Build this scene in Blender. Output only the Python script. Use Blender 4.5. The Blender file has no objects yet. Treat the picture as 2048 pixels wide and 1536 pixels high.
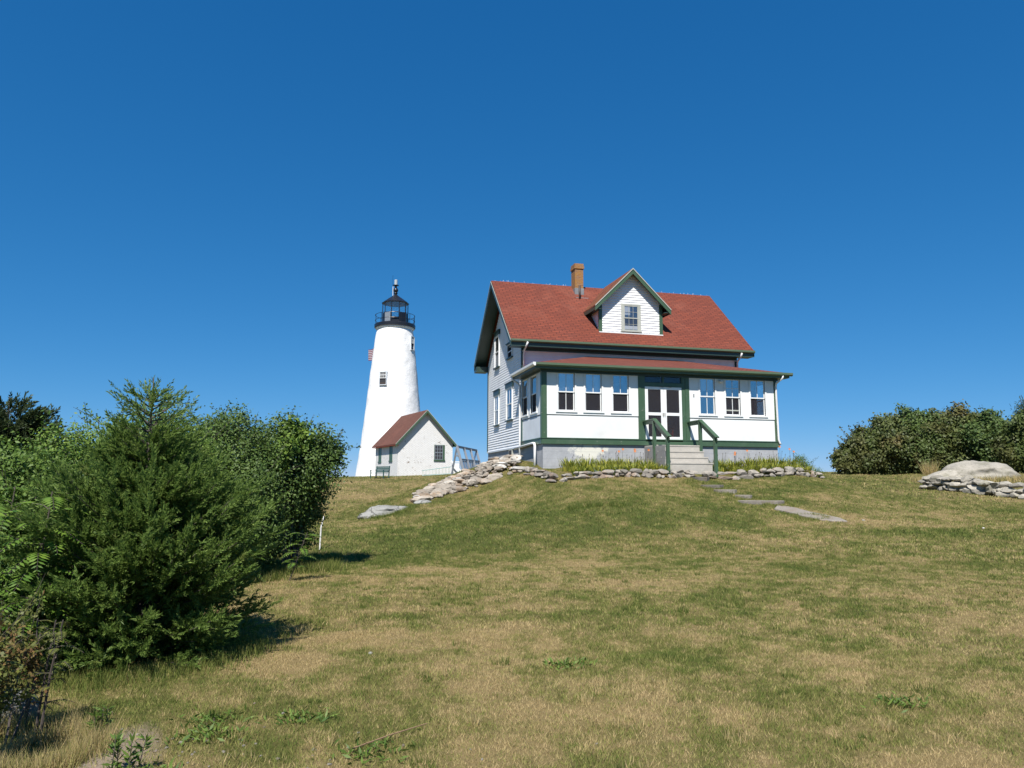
import bpy, bmesh, math, random
import numpy as np
from mathutils import Vector

# ------------------------------------------------------------------ camera, sky, sun, exposure
sc = bpy.context.scene
COL = sc.collection
R_ = math.radians
CAM = np.array([-8.0634, -26.9625, -1.4396])
YAW, PITCH, ROLL, FPX = 0.2501, 0.1302, 0.0026, 1504.17

cam = bpy.data.objects.new('camera', bpy.data.cameras.new('camera'))
COL.objects.link(cam)
cam.location = CAM
cam.data.sensor_width = 36
cam.data.lens = 36 * FPX / 2048
cam.data.clip_start = .05
cam.data.clip_end = 12000
fwd = np.array([math.sin(YAW) * math.cos(PITCH), math.cos(YAW) * math.cos(PITCH), math.sin(PITCH)])
rgt = np.array([math.cos(YAW), -math.sin(YAW), 0])
upv = np.cross(rgt, fwd)
r2 = rgt * math.cos(ROLL) + upv * math.sin(ROLL)
u2 = -rgt * math.sin(ROLL) + upv * math.cos(ROLL)
from mathutils import Matrix
cam.rotation_euler = Matrix(((r2[0], u2[0], -fwd[0]), (r2[1], u2[1], -fwd[1]), (r2[2], u2[2], -fwd[2]))).to_euler()
sc.camera = cam

SUN = Vector((-.48, -1, 1.55)).normalized()
EXPO = .6
world = bpy.data.worlds.new('World')
sc.world = world
world.use_nodes = True
wn = world.node_tree
bg = wn.nodes['Background']
sky = wn.nodes.new('ShaderNodeTexSky')
sky.sky_type = 'NISHITA'
sky.sun_disc = False
sky.sun_elevation = math.asin(SUN.z)
sky.sun_rotation = math.atan2(SUN.x, SUN.y)
sky.altitude = 0
sky.air_density = .6
sky.dust_density = 0
sky.ozone_density = 4
sep = wn.nodes.new('ShaderNodeSeparateColor')
cmb = wn.nodes.new('ShaderNodeCombineColor')
wn.links.new(sky.outputs[0], sep.inputs[0])
# deepen the blue: a power curve per channel on the sky colour
for i, (g, k) in enumerate(((1.3, 0), (.68, 0), (.52, 0))):
    p = wn.nodes.new('ShaderNodeMath'); p.operation = 'POWER'; p.inputs[1].default_value = g
    m = wn.nodes.new('ShaderNodeMath'); m.operation = 'MULTIPLY'
    m.inputs[1].default_value = (.200, .875, 1.74)[i]
    wn.links.new(sep.outputs[i], p.inputs[0]); wn.links.new(p.outputs[0], m.inputs[0]); wn.links.new(m.outputs[0], cmb.inputs[i])
wn.links.new(cmb.outputs[0], bg.inputs[0])
bg.inputs[1].default_value = .1

sl = bpy.data.lights.new('sun', 'SUN')
sl.energy = 5
sl.angle = R_(.53)
sl.color = (1, .955, .89)
sun = bpy.data.objects.new('sun', sl)
COL.objects.link(sun)
sun.rotation_euler = SUN.to_track_quat('Z', 'Y').to_euler()

sc.view_settings.view_transform = 'Standard'
sc.view_settings.look = 'None'
sc.view_settings.exposure = EXPO
sc.view_settings.gamma = 1
sc.cycles.max_bounces = 6
sc.cycles.diffuse_bounces = 5
sc.cycles.transparent_max_bounces = 12
sc.cycles.caustics_reflective = False
sc.cycles.caustics_refractive = False

# ------------------------------------------------------------------ helpers
def ray(px, py):
    return fwd + r2 * (px - 1024) / FPX - u2 * (py - 768) / FPX
def at(px, py, R):                      # point seen at that pixel, R metres off horizontally
    d = ray(px, py)
    return CAM + d * R / math.hypot(d[0], d[1])
def at_y(px, py, y):
    d = ray(px, py)
    return CAM + d * (y - CAM[1]) / d[1]

def tag(o, label=None, cat=None, group=None, kind=None):
    if label: o['label'] = label
    if cat: o['category'] = cat
    if group: o['group'] = group
    if kind: o['kind'] = kind
    return o
def empty(name, loc, label, cat, group=None, rz=0):
    o = bpy.data.objects.new(name, None)
    COL.objects.link(o)
    o.location = loc
    o.rotation_euler = (0, 0, rz)
    o.empty_display_size = .2
    return tag(o, label, cat, group)
ORIG = {}                               # world origin of every parent whose parts are given in world coordinates
class MB:
    def __init__(s): s.v = []; s.f = []
    def add(s, vs, fs):
        n = len(s.v); s.v += [tuple(p) for p in vs]; s.f += [tuple(i + n for i in f) for f in fs]; return s
    def hexa(s, c):
        return s.add(c, [(0, 3, 2, 1), (4, 5, 6, 7), (0, 1, 5, 4), (1, 2, 6, 5), (2, 3, 7, 6), (3, 0, 4, 7)])
    def box(s, x0, x1, y0, y1, z0, z1, M=None):
        c = [(x0, y0, z0), (x1, y0, z0), (x1, y1, z0), (x0, y1, z0), (x0, y0, z1), (x1, y0, z1), (x1, y1, z1), (x0, y1, z1)]
        if M: c = [M(*p) for p in c]
        return s.hexa(c)
    def beam(s, a, b, w, h, up=(0, 0, 1)):          # bar of section w x h from a to b
        a, b = Vector(a), Vector(b); d = (b - a).normalized(); up = Vector(up)
        sd = d.cross(up); sd = sd.normalized() if sd.length > 1e-4 else d.cross(Vector((0, 1, 0))).normalized()
        uu = sd.cross(d).normalized(); sd *= w / 2; uu *= h / 2
        return s.hexa([a - sd - uu, b - sd - uu, b + sd - uu, a + sd - uu, a - sd + uu, b - sd + uu, b + sd + uu, a + sd + uu])
    def prism(s, base, off):                         # polygon swept by a vector
        n = len(base); o = Vector(off); vs = [Vector(p) for p in base]; vs += [p + o for p in vs]
        return s.add(vs, [tuple(range(n - 1, -1, -1)), tuple(range(n, 2 * n))] + [(i, (i + 1) % n, n + (i + 1) % n, n + i) for i in range(n)])
    def tube(s, path, r, n=8):
        path = [Vector(p) for p in path]; rs = r if isinstance(r, (list, tuple)) else [r] * len(path)
        vs = []; u = None
        for i, p in enumerate(path):
            t = (path[min(i + 1, len(path) - 1)] - path[max(i - 1, 0)]).normalized()
            if u is None: u = t.orthogonal().normalized()
            u = (u - t * u.dot(t)); u = u.normalized() if u.length > 1e-5 else t.orthogonal().normalized()
            w = t.cross(u)
            vs += [p + (u * math.cos(k * 2 * math.pi / n) + w * math.sin(k * 2 * math.pi / n)) * rs[i] for k in range(n)]
        fs = [(i * n + k, i * n + (k + 1) % n, (i + 1) * n + (k + 1) % n, (i + 1) * n + k) for i in range(len(path) - 1) for k in range(n)]
        fs += [tuple(range(n - 1, -1, -1)), tuple((len(path) - 1) * n + k for k in range(n))]
        return s.add(vs, fs)
    def lathe(s, prof, c, n=48, ph=0, rf=None):
        vs = []
        for r, z in prof:
            for k in range(n):
                a = ph + k * 2 * math.pi / n
                q = r + (rf(a, z) if rf else 0)
                vs.append((c[0] + q * math.cos(a), c[1] + q * math.sin(a), c[2] + z))
        m = len(prof)
        fs = [(i * n + k, i * n + (k + 1) % n, (i + 1) * n + (k + 1) % n, (i + 1) * n + k) for i in range(m - 1) for k in range(n)]
        fs += [tuple(range(n - 1, -1, -1)), tuple((m - 1) * n + k for k in range(n))]
        return s.add(vs, fs)
    def build(s, name, mat, parent=None, smooth=False, uv=None, local=False, fixn=True):
        me = bpy.data.meshes.new(name)
        vs = s.v
        if uv: uvs = [uv(p) for p in vs]
        o_ = ORIG.get(parent.name) if (parent and not local) else None
        if o_: vs = [(p[0] - o_[0], p[1] - o_[1], p[2] - o_[2]) for p in vs]
        me.from_pydata(vs, [], s.f)
        if fixn:
            bm = bmesh.new(); bm.from_mesh(me); bmesh.ops.recalc_face_normals(bm, faces=bm.faces); bm.to_mesh(me); bm.free()
        if smooth: me.polygons.foreach_set('use_smooth', [True] * len(me.polygons))
        if uv:
            l = me.uv_layers.new(name='UVMap')
            for lp in me.loops: l.data[lp.index].uv = uvs[lp.vertex_index]
        me.materials.append(mat)
        o = bpy.data.objects.new(name, me)
        COL.objects.link(o)
        if parent: o.parent = parent
        if o_: ORIG[o.name] = o_
        return o
def root(name, loc, label, cat, group=None):
    o = empty(name, loc, label, cat, group); ORIG[o.name] = tuple(loc); return o

def np_mesh(name, V, k, mat, parent=None, attrs=None, smooth=False):   # V: (n, k, 3) separate k-gons
    n = len(V)
    me = bpy.data.meshes.new(name)
    o_ = ORIG.get(parent.name) if parent else None
    V = V.reshape(-1, 3) - (np.array(o_) if o_ else 0)
    me.vertices.add(n * k); me.vertices.foreach_set('co', V.astype(np.float32).ravel())
    me.loops.add(n * k); me.loops.foreach_set('vertex_index', np.arange(n * k, dtype=np.int32))
    me.polygons.add(n); me.polygons.foreach_set('loop_start', np.arange(0, n * k, k, dtype=np.int32))
    for an, av in (attrs or {}).items():
        a = me.attributes.new(an, 'FLOAT', 'FACE'); a.data.foreach_set('value', av.astype(np.float32))
    me.update(); me.validate()
    me.materials.append(mat)
    o = bpy.data.objects.new(name, me); COL.objects.link(o)
    if parent: o.parent = parent
    if o_: ORIG[o.name] = o_
    return o
def unit(a): return a / (np.linalg.norm(a, axis=-1, keepdims=True) + 1e-9)
def leaves(name, C, D, N, L, W, tint, mat, parent=None, fold=.0):
    S = unit(np.cross(D, N)); L = np.broadcast_to(L, len(C))[:, None]; W = np.broadcast_to(W, len(C))[:, None]
    mid = C + D * L * .45
    V = np.stack([C, mid + S * W / 2, C + D * L, mid - S * W / 2], 1)
    return np_mesh(name, V, 4, mat, parent, {'tint': tint})

# value noise (for the lawn's patches and the relief)
_rs = np.random.RandomState(7)
_lat = _rs.rand(256, 256)
def vnoise(x, y):
    xi = np.floor(x).astype(int); yi = np.floor(y).astype(int); fx = x - xi; fy = y - yi
    fx = fx * fx * (3 - 2 * fx); fy = fy * fy * (3 - 2 * fy)
    g = lambda a, b: _lat[a & 255, b & 255]
    return (g(xi, yi) * (1 - fx) + g(xi + 1, yi) * fx) * (1 - fy) + (g(xi, yi + 1) * (1 - fx) + g(xi + 1, yi + 1) * fx) * fy
def fbm(x, y, o=4):
    s = 0; a = .5; t = 0
    for i in range(o):
        s = s + a * vnoise(x * 2 ** i + 17 * i, y * 2 ** i + 31 * i); t += a; a *= .55
    return s / t

# ------------------------------------------------------------------ materials
def newmat(name):
    m = bpy.data.materials.new(name); m.use_nodes = True
    nt = m.node_tree; return m, nt, nt.nodes['Principled BSDF']
def node(nt, t, **kw):
    n = nt.nodes.new(t)
    for k, v in kw.items():
        if k.startswith('i_'):
            n.inputs[int(k[2:]) if k[2:].isdigit() else k[2:].replace('_', ' ')].default_value = v
        else: setattr(n, k, v)
    return n
def mixc(nt, fac, a, b, mode='MIX'):
    m = nt.nodes.new('ShaderNodeMix'); m.data_type = 'RGBA'; m.blend_type = mode
    for sk, v in ((m.inputs[0], fac), (m.inputs[6], a), (m.inputs[7], b)):
        if isinstance(v, (int, float)): sk.default_value = v
        elif isinstance(v, tuple): sk.default_value = v if len(v) == 4 else v + (1,)
        else: nt.links.new(v, sk)
    return m.outputs[2]
def ramp(nt, src, lo, hi):
    m = node(nt, 'ShaderNodeMapRange'); m.inputs[1].default_value = lo; m.inputs[2].default_value = hi
    nt.links.new(src, m.inputs[0]); return m.outputs[0]
def noise(nt, scale, detail=4, rough=.6, coord=None):
    n = node(nt, 'ShaderNodeTexNoise'); n.inputs['Scale'].default_value = scale; n.inputs['Detail'].default_value = detail
    n.inputs['Roughness'].default_value = rough
    if coord is None:
        coord = node(nt, 'ShaderNodeNewGeometry').outputs['Position']
    nt.links.new(coord, n.inputs['Vector']); return n.outputs['Fac']
def bump(nt, b, src, strength, dist):
    n = node(nt, 'ShaderNodeBump'); n.inputs['Strength'].default_value = strength; n.inputs['Distance'].default_value = dist
    nt.links.new(src, n.inputs['Height']); nt.links.new(n.outputs[0], b.inputs['Normal']); return n

def paint(name, col, rough=.5, dirt=None, dirt_amt=.35, scale=3., spots=None, bmp=.15, spot_amt=.68):
    m, nt, b = newmat(name)
    n1 = noise(nt, scale, 6)
    c = mixc(nt, ramp(nt, n1, .35, .75), tuple(col), tuple(x * .9 for x in col))
    if dirt:
        n2 = noise(nt, scale * .45, 8, .7)
        f = node(nt, 'ShaderNodeMath', operation='MULTIPLY'); nt.links.new(ramp(nt, n2, .5, .75), f.inputs[0]); f.inputs[1].default_value = dirt_amt
        c = mixc(nt, f.outputs[0], c, tuple(dirt))
    if spots:
        n3 = noise(nt, scale * 4.5, 3, .5)
        c = mixc(nt, ramp(nt, n3, spot_amt, spot_amt + .03), c, tuple(spots))
    nt.links.new(c, b.inputs['Base Color'])
    b.inputs['Roughness'].default_value = rough
    n4 = noise(nt, 40, 3)
    bump(nt, b, n4, bmp, .004)
    return m
WHITE = paint('white_paint', (.80, .81, .80), .45, (.52, .50, .46), .35, 1.5, spots=(.45, .43, .39), spot_amt=.74)
CLAP = paint('clapboard_paint', (.85, .855, .86), .5, (.5, .48, .46), .3, 2., spots=(.2, .17, .14), spot_amt=.735)
GREEN = paint('green_paint', (.055, .105, .058), .4, (.10, .14, .095), .7, 3., spots=(.17, .19, .15), spot_amt=.68)
GREEN_L = paint('pale_green_gutter', (.10, .15, .09), .4, (.16, .18, .13), .5, 3.)
DKGREEN = paint('dark_green_paint', (.028, .055, .045), .4, (.05, .07, .06), .4, 3.)
GREYTRIM = paint('weathered_trim', (.42, .43, .38), .6, (.2, .22, .18), .5, 6.)
GREYP = paint('grey_panel_paint', (.58, .62, .66), .5, (.45, .46, .47), .3, 2.)
BLACK = paint('black_iron', (.012, .013, .018), .35, (.03, .03, .035), .4, 4.)
METAL = paint('white_metal', (.75, .75, .74), .35)
BEACON = paint('beacon_housing', (.42, .46, .47), .3)
LEAD = paint('lead_flashing', (.20, .21, .22), .5, (.45, .45, .46), .6, 6.)
PIPE = paint('rusty_pipe', (.05, .035, .03), .6)
BENCHG = paint('bench_paint', (.03, .085, .075), .45, (.06, .11, .1), .4, 6.)
LADG = paint('ladder_paint', (.30, .42, .40), .5, (.6, .62, .6), .6, 5.)
FRAMEG = paint('grey_frame_paint', (.20, .225, .26), .55, (.13, .15, .17), .5, 4., spots=(.12, .12, .12), spot_amt=.7)
DARKIN = paint('interior_shade', (.03, .03, .035), .8)  # near-black colour that stands in for the shade of unlit rooms
PLASTER = paint('interior_plaster', (.30, .29, .28), .8)
FLOORW = paint('interior_floor', (.12, .10, .09), .6)
REDW = paint('red_wood', (.5, .05, .035), .4)
REDCURT = paint('red_curtain', (.24, .045, .025), .8)
BLIND = paint('pale_blind', (.72, .74, .74), .8)
LACE = paint('lace_curtain', (.42, .44, .46), .9, (.25, .27, .3), .6, 8.)
BRONZE = paint('dark_bronze', (.05, .045, .04), .4)
WOODGREY = paint('grey_wood', (.30, .27, .23), .8, (.18, .16, .13), .5, 6.)
BIRCH = paint('birch_bark', (.5, .49, .46), .8, (.2, .18, .16), .6, 14.)

def concrete(name, col, patch=None, joints=True):
    m, nt, b = newmat(name)
    n1 = noise(nt, 2.2, 8, .7); n2 = noise(nt, 14, 6, .7)
    c = mixc(nt, ramp(nt, n1, .3, .75), tuple(col), tuple(x * .72 for x in col))
    c = mixc(nt, ramp(nt, n2, .62, .72), c, tuple(x * .5 for x in col))
    if patch:
        geo = node(nt, 'ShaderNodeNewGeometry').outputs['Position']
        mp = node(nt, 'ShaderNodeMapping'); mp.inputs['Location'].default_value = (-1.55, 0, .42); mp.inputs['Scale'].default_value = (.85, .2, 1.75)
        nt.links.new(geo, mp.inputs[0])
        g = node(nt, 'ShaderNodeVectorMath', operation='LENGTH'); nt.links.new(mp.outputs[0], g.inputs[0])
        a = node(nt, 'ShaderNodeMath', operation='ADD'); nt.links.new(g.outputs['Value'], a.inputs[0])
        nn = noise(nt, 3.5, 8, .75); mm = node(nt, 'ShaderNodeMath', operation='MULTIPLY'); nt.links.new(nn, mm.inputs[0]); mm.inputs[1].default_value = 2.2
        nt.links.new(mm.outputs[0], a.inputs[1])
        r = node(nt, 'ShaderNodeMapRange'); r.inputs[1].default_value = 1.75; r.inputs[2].default_value = 1.5; nt.links.new(a.outputs[0], r.inputs[0])
        c = mixc(nt, r.outputs[0], c, tuple(patch))
    if joints:
        geo = node(nt, 'ShaderNodeNewGeometry').outputs['Position']
        sp = node(nt, 'ShaderNodeSeparateXYZ'); nt.links.new(geo, sp.inputs[0])
        w = node(nt, 'ShaderNodeMath', operation='PINGPONG'); nt.links.new(sp.outputs[2], w.inputs[0]); w.inputs[1].default_value = .14
        lt = node(nt, 'ShaderNodeMath', operation='LESS_THAN'); nt.links.new(w.outputs[0], lt.inputs[0]); lt.inputs[1].default_value = .006
        ml = node(nt, 'ShaderNodeMath', operation='MULTIPLY'); nt.links.new(lt.outputs[0], ml.inputs[0]); ml.inputs[1].default_value = .45
        c = mixc(nt, ml.outputs[0], c, tuple(x * .5 for x in col))
    nt.links.new(c, b.inputs['Base Color']); b.inputs['Roughness'].default_value = .85
    bump(nt, b, n2, .5, .02)
    return m
CONC = concrete('grey_foundation', (.40, .41, .43), (.66, .64, .56))
STEPC = concrete('pale_step_concrete', (.48, .45, .40), None, False)
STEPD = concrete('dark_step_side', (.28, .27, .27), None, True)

def shingle(name, c1, c2, cm, moss=None, bw=.34, rh=.145):
    m, nt, b = newmat(name)
    uv = node(nt, 'ShaderNodeUVMap').outputs[0]
    br = node(nt, 'ShaderNodeTexBrick'); br.offset = .5; br.offset_frequency = 2
    br.inputs['Color1'].default_value = c1 + (1,); br.inputs['Color2'].default_value = c2 + (1,); br.inputs['Mortar'].default_value = cm + (1,)
    br.inputs['Scale'].default_value = 1; br.inputs['Mortar Size'].default_value = .017; br.inputs['Mortar Smooth'].default_value = .2
    br.inputs['Bias'].default_value = 0; br.inputs['Brick Width'].default_value = bw; br.inputs['Row Height'].default_value = rh
    nt.links.new(uv, br.inputs[0])
    n1 = noise(nt, 1.1, 6, .65); n2 = noise(nt, 60, 2)
    c = mixc(nt, ramp(nt, n1, .35, .7), br.outputs[0], mixc(nt, .55, br.outputs[0], tuple(x * .62 for x in c1)))
    n6 = noise(nt, .45, 5, .7)
    c = mixc(nt, ramp(nt, n6, .52, .75), c, mixc(nt, .35, c, (.28, .11, .075)))
    c = mixc(nt, .35, c, mixc(nt, n2, (.4, .4, .4), (1.4, 1.4, 1.4)), 'MULTIPLY')
    if moss:
        n3 = noise(nt, 3, 8, .75)
        c = mixc(nt, ramp(nt, n3, .45, .62), c, tuple(moss))
    nt.links.new(c, b.inputs['Base Color']); b.inputs['Roughness'].default_value = .85
    b.inputs['Specular IOR Level'].default_value = .25
    bump(nt, b, br.outputs['Fac'], -.6, .02)
    return m
SHING = shingle('red_shingles', (.215, .054, .030), (.15, .040, .025), (.06, .018, .013))
SHINGP = shingle('porch_shingles', (.19, .058, .038), (.14, .044, .03), (.08, .025, .02), bw=.2)
SHINGM = shingle('mossy_shingles', (.19, .05, .03), (.14, .04, .028), (.06, .02, .015), moss=(.19, .09, .03))
SHINGB = shingle('brown_shingles', (.165, .07, .048), (.125, .054, .038), (.08, .035, .026), bw=.2)

def brick(name, c1, c2, cm, bw, rh, spots=None, ms=.012, bm=.5, lichen=None):
    m, nt, b = newmat(name)
    uv = node(nt, 'ShaderNodeUVMap').outputs[0]
    br = node(nt, 'ShaderNodeTexBrick')
    br.inputs['Color1'].default_value = c1 + (1,); br.inputs['Color2'].default_value = c2 + (1,); br.inputs['Mortar'].default_value = cm + (1,)
    br.inputs['Scale'].default_value = 1; br.inputs['Mortar Size'].default_value = ms; br.inputs['Mortar Smooth'].default_value = .4
    br.inputs['Brick Width'].default_value = bw; br.inputs['Row Height'].default_value = rh
    nt.links.new(uv, br.inputs[0])
    c = br.outputs[0]
    n1 = noise(nt, 5, 6, .7)
    if lichen: c = mixc(nt, ramp(nt, n1, .4, .6), c, tuple(lichen))
    if spots:
        n3 = noise(nt, 2.6, 9, .8); n5 = noise(nt, .7, 3, .5)
        mu = node(nt, 'ShaderNodeMath', operation='MULTIPLY'); nt.links.new(ramp(nt, n3, .585, .61), mu.inputs[0]); nt.links.new(ramp(nt, n5, .40, .55), mu.inputs[1])
        c = mixc(nt, mu.outputs[0], c, tuple(spots))
    nt.links.new(c, b.inputs['Base Color']); b.inputs['Roughness'].default_value = .8
    bp = bump(nt, b, br.outputs['Fac'], -bm, .012)
    n4 = noise(nt, 9, 5, .6)
    b2 = node(nt, 'ShaderNodeBump'); b2.inputs['Strength'].default_value = .35; b2.inputs['Distance'].default_value = .03
    nt.links.new(n4, b2.inputs['Height']); nt.links.new(bp.outputs[0], b2.inputs['Normal']); nt.links.new(b2.outputs[0], b.inputs['Normal'])
    return m
CHIMB = brick('lichen_brick', (.25, .11, .04), (.19, .075, .03), (.30, .23, .14), .2, .075, lichen=(.30, .145, .035))
SHEDB = brick('whitewashed_brick', (.80, .79, .77), (.74, .73, .71), (.52, .51, .49), .24, .085, spots=(.22, .17, .13), bm=.9)

def stucco():
    m, nt, b = newmat('whitewashed_stone')
    n1 = noise(nt, 1.1, 5, .55); n2 = noise(nt, 5, 5, .6)
    c = mixc(nt, ramp(nt, n2, .55, .8), (.83, .82, .80), (.66, .65, .64))
    n3 = noise(nt, 2.2, 9, .8)
    c = mixc(nt, ramp(nt, n3, .66, .70), c, (.50, .47, .44))
    nt.links.new(c, b.inputs['Base Color']); b.inputs['Roughness'].default_value = .7
    bp = bump(nt, b, n1, .5, .12)
    b2 = node(nt, 'ShaderNodeBump'); b2.inputs['Strength'].default_value = .4; b2.inputs['Distance'].default_value = .03
    nt.links.new(n2, b2.inputs['Height']); nt.links.new(bp.outputs[0], b2.inputs['Normal']); nt.links.new(b2.outputs[0], b.inputs['Normal'])
    return m
STUCCO = stucco()

def glassy(name, refl, tint=(1, 1, 1), rough=.015):
    m, nt, b = newmat(name)
    nt.nodes.remove(b)
    t = node(nt, 'ShaderNodeBsdfTransparent'); t.inputs[0].default_value = tuple(tint) + (1,)
    g = node(nt, 'ShaderNodeBsdfGlossy'); g.inputs['Roughness'].default_value = rough; g.inputs[0].default_value = (.95, .97, 1, 1)
    n = noise(nt, 1.5, 2); bp = node(nt, 'ShaderNodeBump'); bp.inputs['Strength'].default_value = .08; bp.inputs['Distance'].default_value = .05
    nt.links.new(n, bp.inputs['Height']); nt.links.new(bp.outputs[0], g.inputs['Normal'])
    mx = node(nt, 'ShaderNodeMixShader'); mx.inputs[0].default_value = refl
    nt.links.new(t.outputs[0], mx.inputs[1]); nt.links.new(g.outputs[0], mx.inputs[2])
    nt.links.new(mx.outputs[0], nt.nodes['Material Output'].inputs[0]); return m
GLASS = glassy('window_glass', .30)
GLASSD = glassy('dim_glass', .035)
GLASSM = glassy('attic_glass', .14)
GLASSW = glassy('lantern_glass', .10)
def screenmat():
    m, nt, b = newmat('insect_screen')
    nt.nodes.remove(b)
    t = node(nt, 'ShaderNodeBsdfTransparent'); d = node(nt, 'ShaderNodeBsdfDiffuse'); d.inputs[0].default_value = (.045, .043, .05, 1)
    mx = node(nt, 'ShaderNodeMixShader'); mx.inputs[0].default_value = .48
    nt.links.new(t.outputs[0], mx.inputs[1]); nt.links.new(d.outputs[0], mx.inputs[2])
    nt.links.new(mx.outputs[0], nt.nodes['Material Output'].inputs[0]); return m
SCREEN = screenmat()

def foliage(name, dark, light, alt=None, trans=.25, rough=.55):
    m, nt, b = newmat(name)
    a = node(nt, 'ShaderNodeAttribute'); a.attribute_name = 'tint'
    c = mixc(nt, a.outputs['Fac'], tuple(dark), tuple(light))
    if alt:
        n = noise(nt, alt[1], 3, .6)
        c = mixc(nt, ramp(nt, n, alt[2], alt[2] + .12), c, tuple(alt[0]))
    nt.links.new(c, b.inputs['Base Color']); b.inputs['Roughness'].default_value = rough; b.inputs['Specular IOR Level'].default_value = .3
    t = node(nt, 'ShaderNodeBsdfTranslucent'); nt.links.new(c, t.inputs[0])
    mx = node(nt, 'ShaderNodeMixShader'); mx.inputs[0].default_value = trans
    nt.links.new(b.outputs[0], mx.inputs[1]); nt.links.new(t.outputs[0], mx.inputs[2])
    nt.links.new(mx.outputs[0], nt.nodes['Material Output'].inputs[0]); return m
F_CEDAR = foliage('cedar_needles', (.072, .135, .028), (.25, .345, .08), ((.28, .28, .085), 1.6, .64), .48)
F_SHRUB = foliage('shrub_leaves', (0.039, 0.077, 0.017), (0.119, 0.183, 0.035), None)
F_VINE = foliage('bright_leaves', (0.057, 0.122, 0.020), (0.201, 0.288, 0.043), None)
F_ELDER = foliage('elder_leaves', (.045, .10, .016), (.15, .23, .038), None)
F_SUMAC = foliage('sumac_leaves', (0.046, 0.113, 0.016), (0.159, 0.251, 0.033), ((.17, .20, .03), 1.2, .62))
F_JUNI = foliage('dark_juniper', (0.023, 0.044, 0.018), (0.072, 0.098, 0.031))
F_OLIVE = foliage('olive_leaves', (.046, .066, .020), (.145, .17, .048), ((.15, .11, .04), .35, .60))
F_RUST = foliage('rusty_leaves', (.052, .060, .017), (.135, .140, .040), ((.085, .12, .03), .5, .47))
F_GREENB = foliage('thicket_leaves', (0.044, 0.083, 0.024), (0.134, 0.187, 0.044), ((.12, .09, .035), .4, .62))
F_LILY = foliage('lily_leaves', (.12, .20, .03), (.58, .54, .10), None, .45)
F_SEDUM = foliage('sedum_leaves', (.07, .12, .085), (.16, .22, .15), None)
F_WEED = foliage('weed_leaves', (0.055, 0.110, 0.020), (0.154, 0.220, 0.039), None)
F_BRAM = foliage('bramble_leaves', (.055, .075, .02), (.18, .19, .04), ((.20, .10, .04), 3.5, .50))
PETAL = foliage('orange_petals', (.55, .13, .02), (.68, .24, .05), None, .3)
BARK = paint('bark', (.075, .06, .05), .9, (.12, .11, .10), .5, 6.)
TWIG = paint('dry_twig', (.22, .14, .08), .9)

def rockmat(name, c1, c2, c3, scale=5.):
    m, nt, b = newmat(name)
    oi = node(nt, 'ShaderNodeObjectInfo')
    n1 = noise(nt, scale, 8, .7); n2 = noise(nt, scale * 6, 4, .7); n3 = noise(nt, 1.7, 4, .6)
    c = mixc(nt, ramp(nt, n1, .3, .7), tuple(c1), tuple(c2))
    c = mixc(nt, ramp(nt, n3, .5, .62), c, tuple(c3))
    c = mixc(nt, ramp(nt, n2, .56, .70), c, tuple(x * .4 for x in c1))
    wv = node(nt, 'ShaderNodeTexVoronoi'); wv.feature = 'DISTANCE_TO_EDGE'; wv.inputs['Scale'].default_value = 1.6; nt.links.new(node(nt, 'ShaderNodeNewGeometry').outputs['Position'], wv.inputs['Vector'])
    c = mixc(nt, ramp(nt, wv.outputs['Distance'], .03, .0), c, tuple(x * .3 for x in c1)) if 3 < scale < 5 else c
    k = node(nt, 'ShaderNodeMapRange'); k.inputs[3].default_value = .66; k.inputs[4].default_value = 1.25; nt.links.new(oi.outputs['Random'], k.inputs[0])
    hs = node(nt, 'ShaderNodeHueSaturation'); nt.links.new(c, hs.inputs['Color']); nt.links.new(k.outputs[0], hs.inputs['Value'])
    nt.links.new(hs.outputs[0], b.inputs['Base Color']); b.inputs['Roughness'].default_value = .9
    bump(nt, b, n1, .6, .04); return m
RK_WALL = rockmat('rubble_stone', (.27, .235, .19), (.38, .335, .275), (.31, .23, .16))
RK_LIME = rockmat('lime_washed_stone', (.50, .475, .42), (.30, .275, .235), (.55, .53, .49))
RK_FLAT = rockmat('flat_fieldstone', (.21, .195, .17), (.30, .265, .22), (.27, .20, .15))
RK_SLAB = rockmat('path_stone', (.17, .15, .125), (.24, .215, .18), (.19, .15, .11))
RK_GRAN = rockmat('granite', (.27, .25, .205), (.37, .34, .285), (.23, .215, .165), 2.5)
RK_GREY = rockmat('lichen_granite', (.24, .24, .22), (.33, .325, .30), (.19, .19, .17), 3.5)

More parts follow.
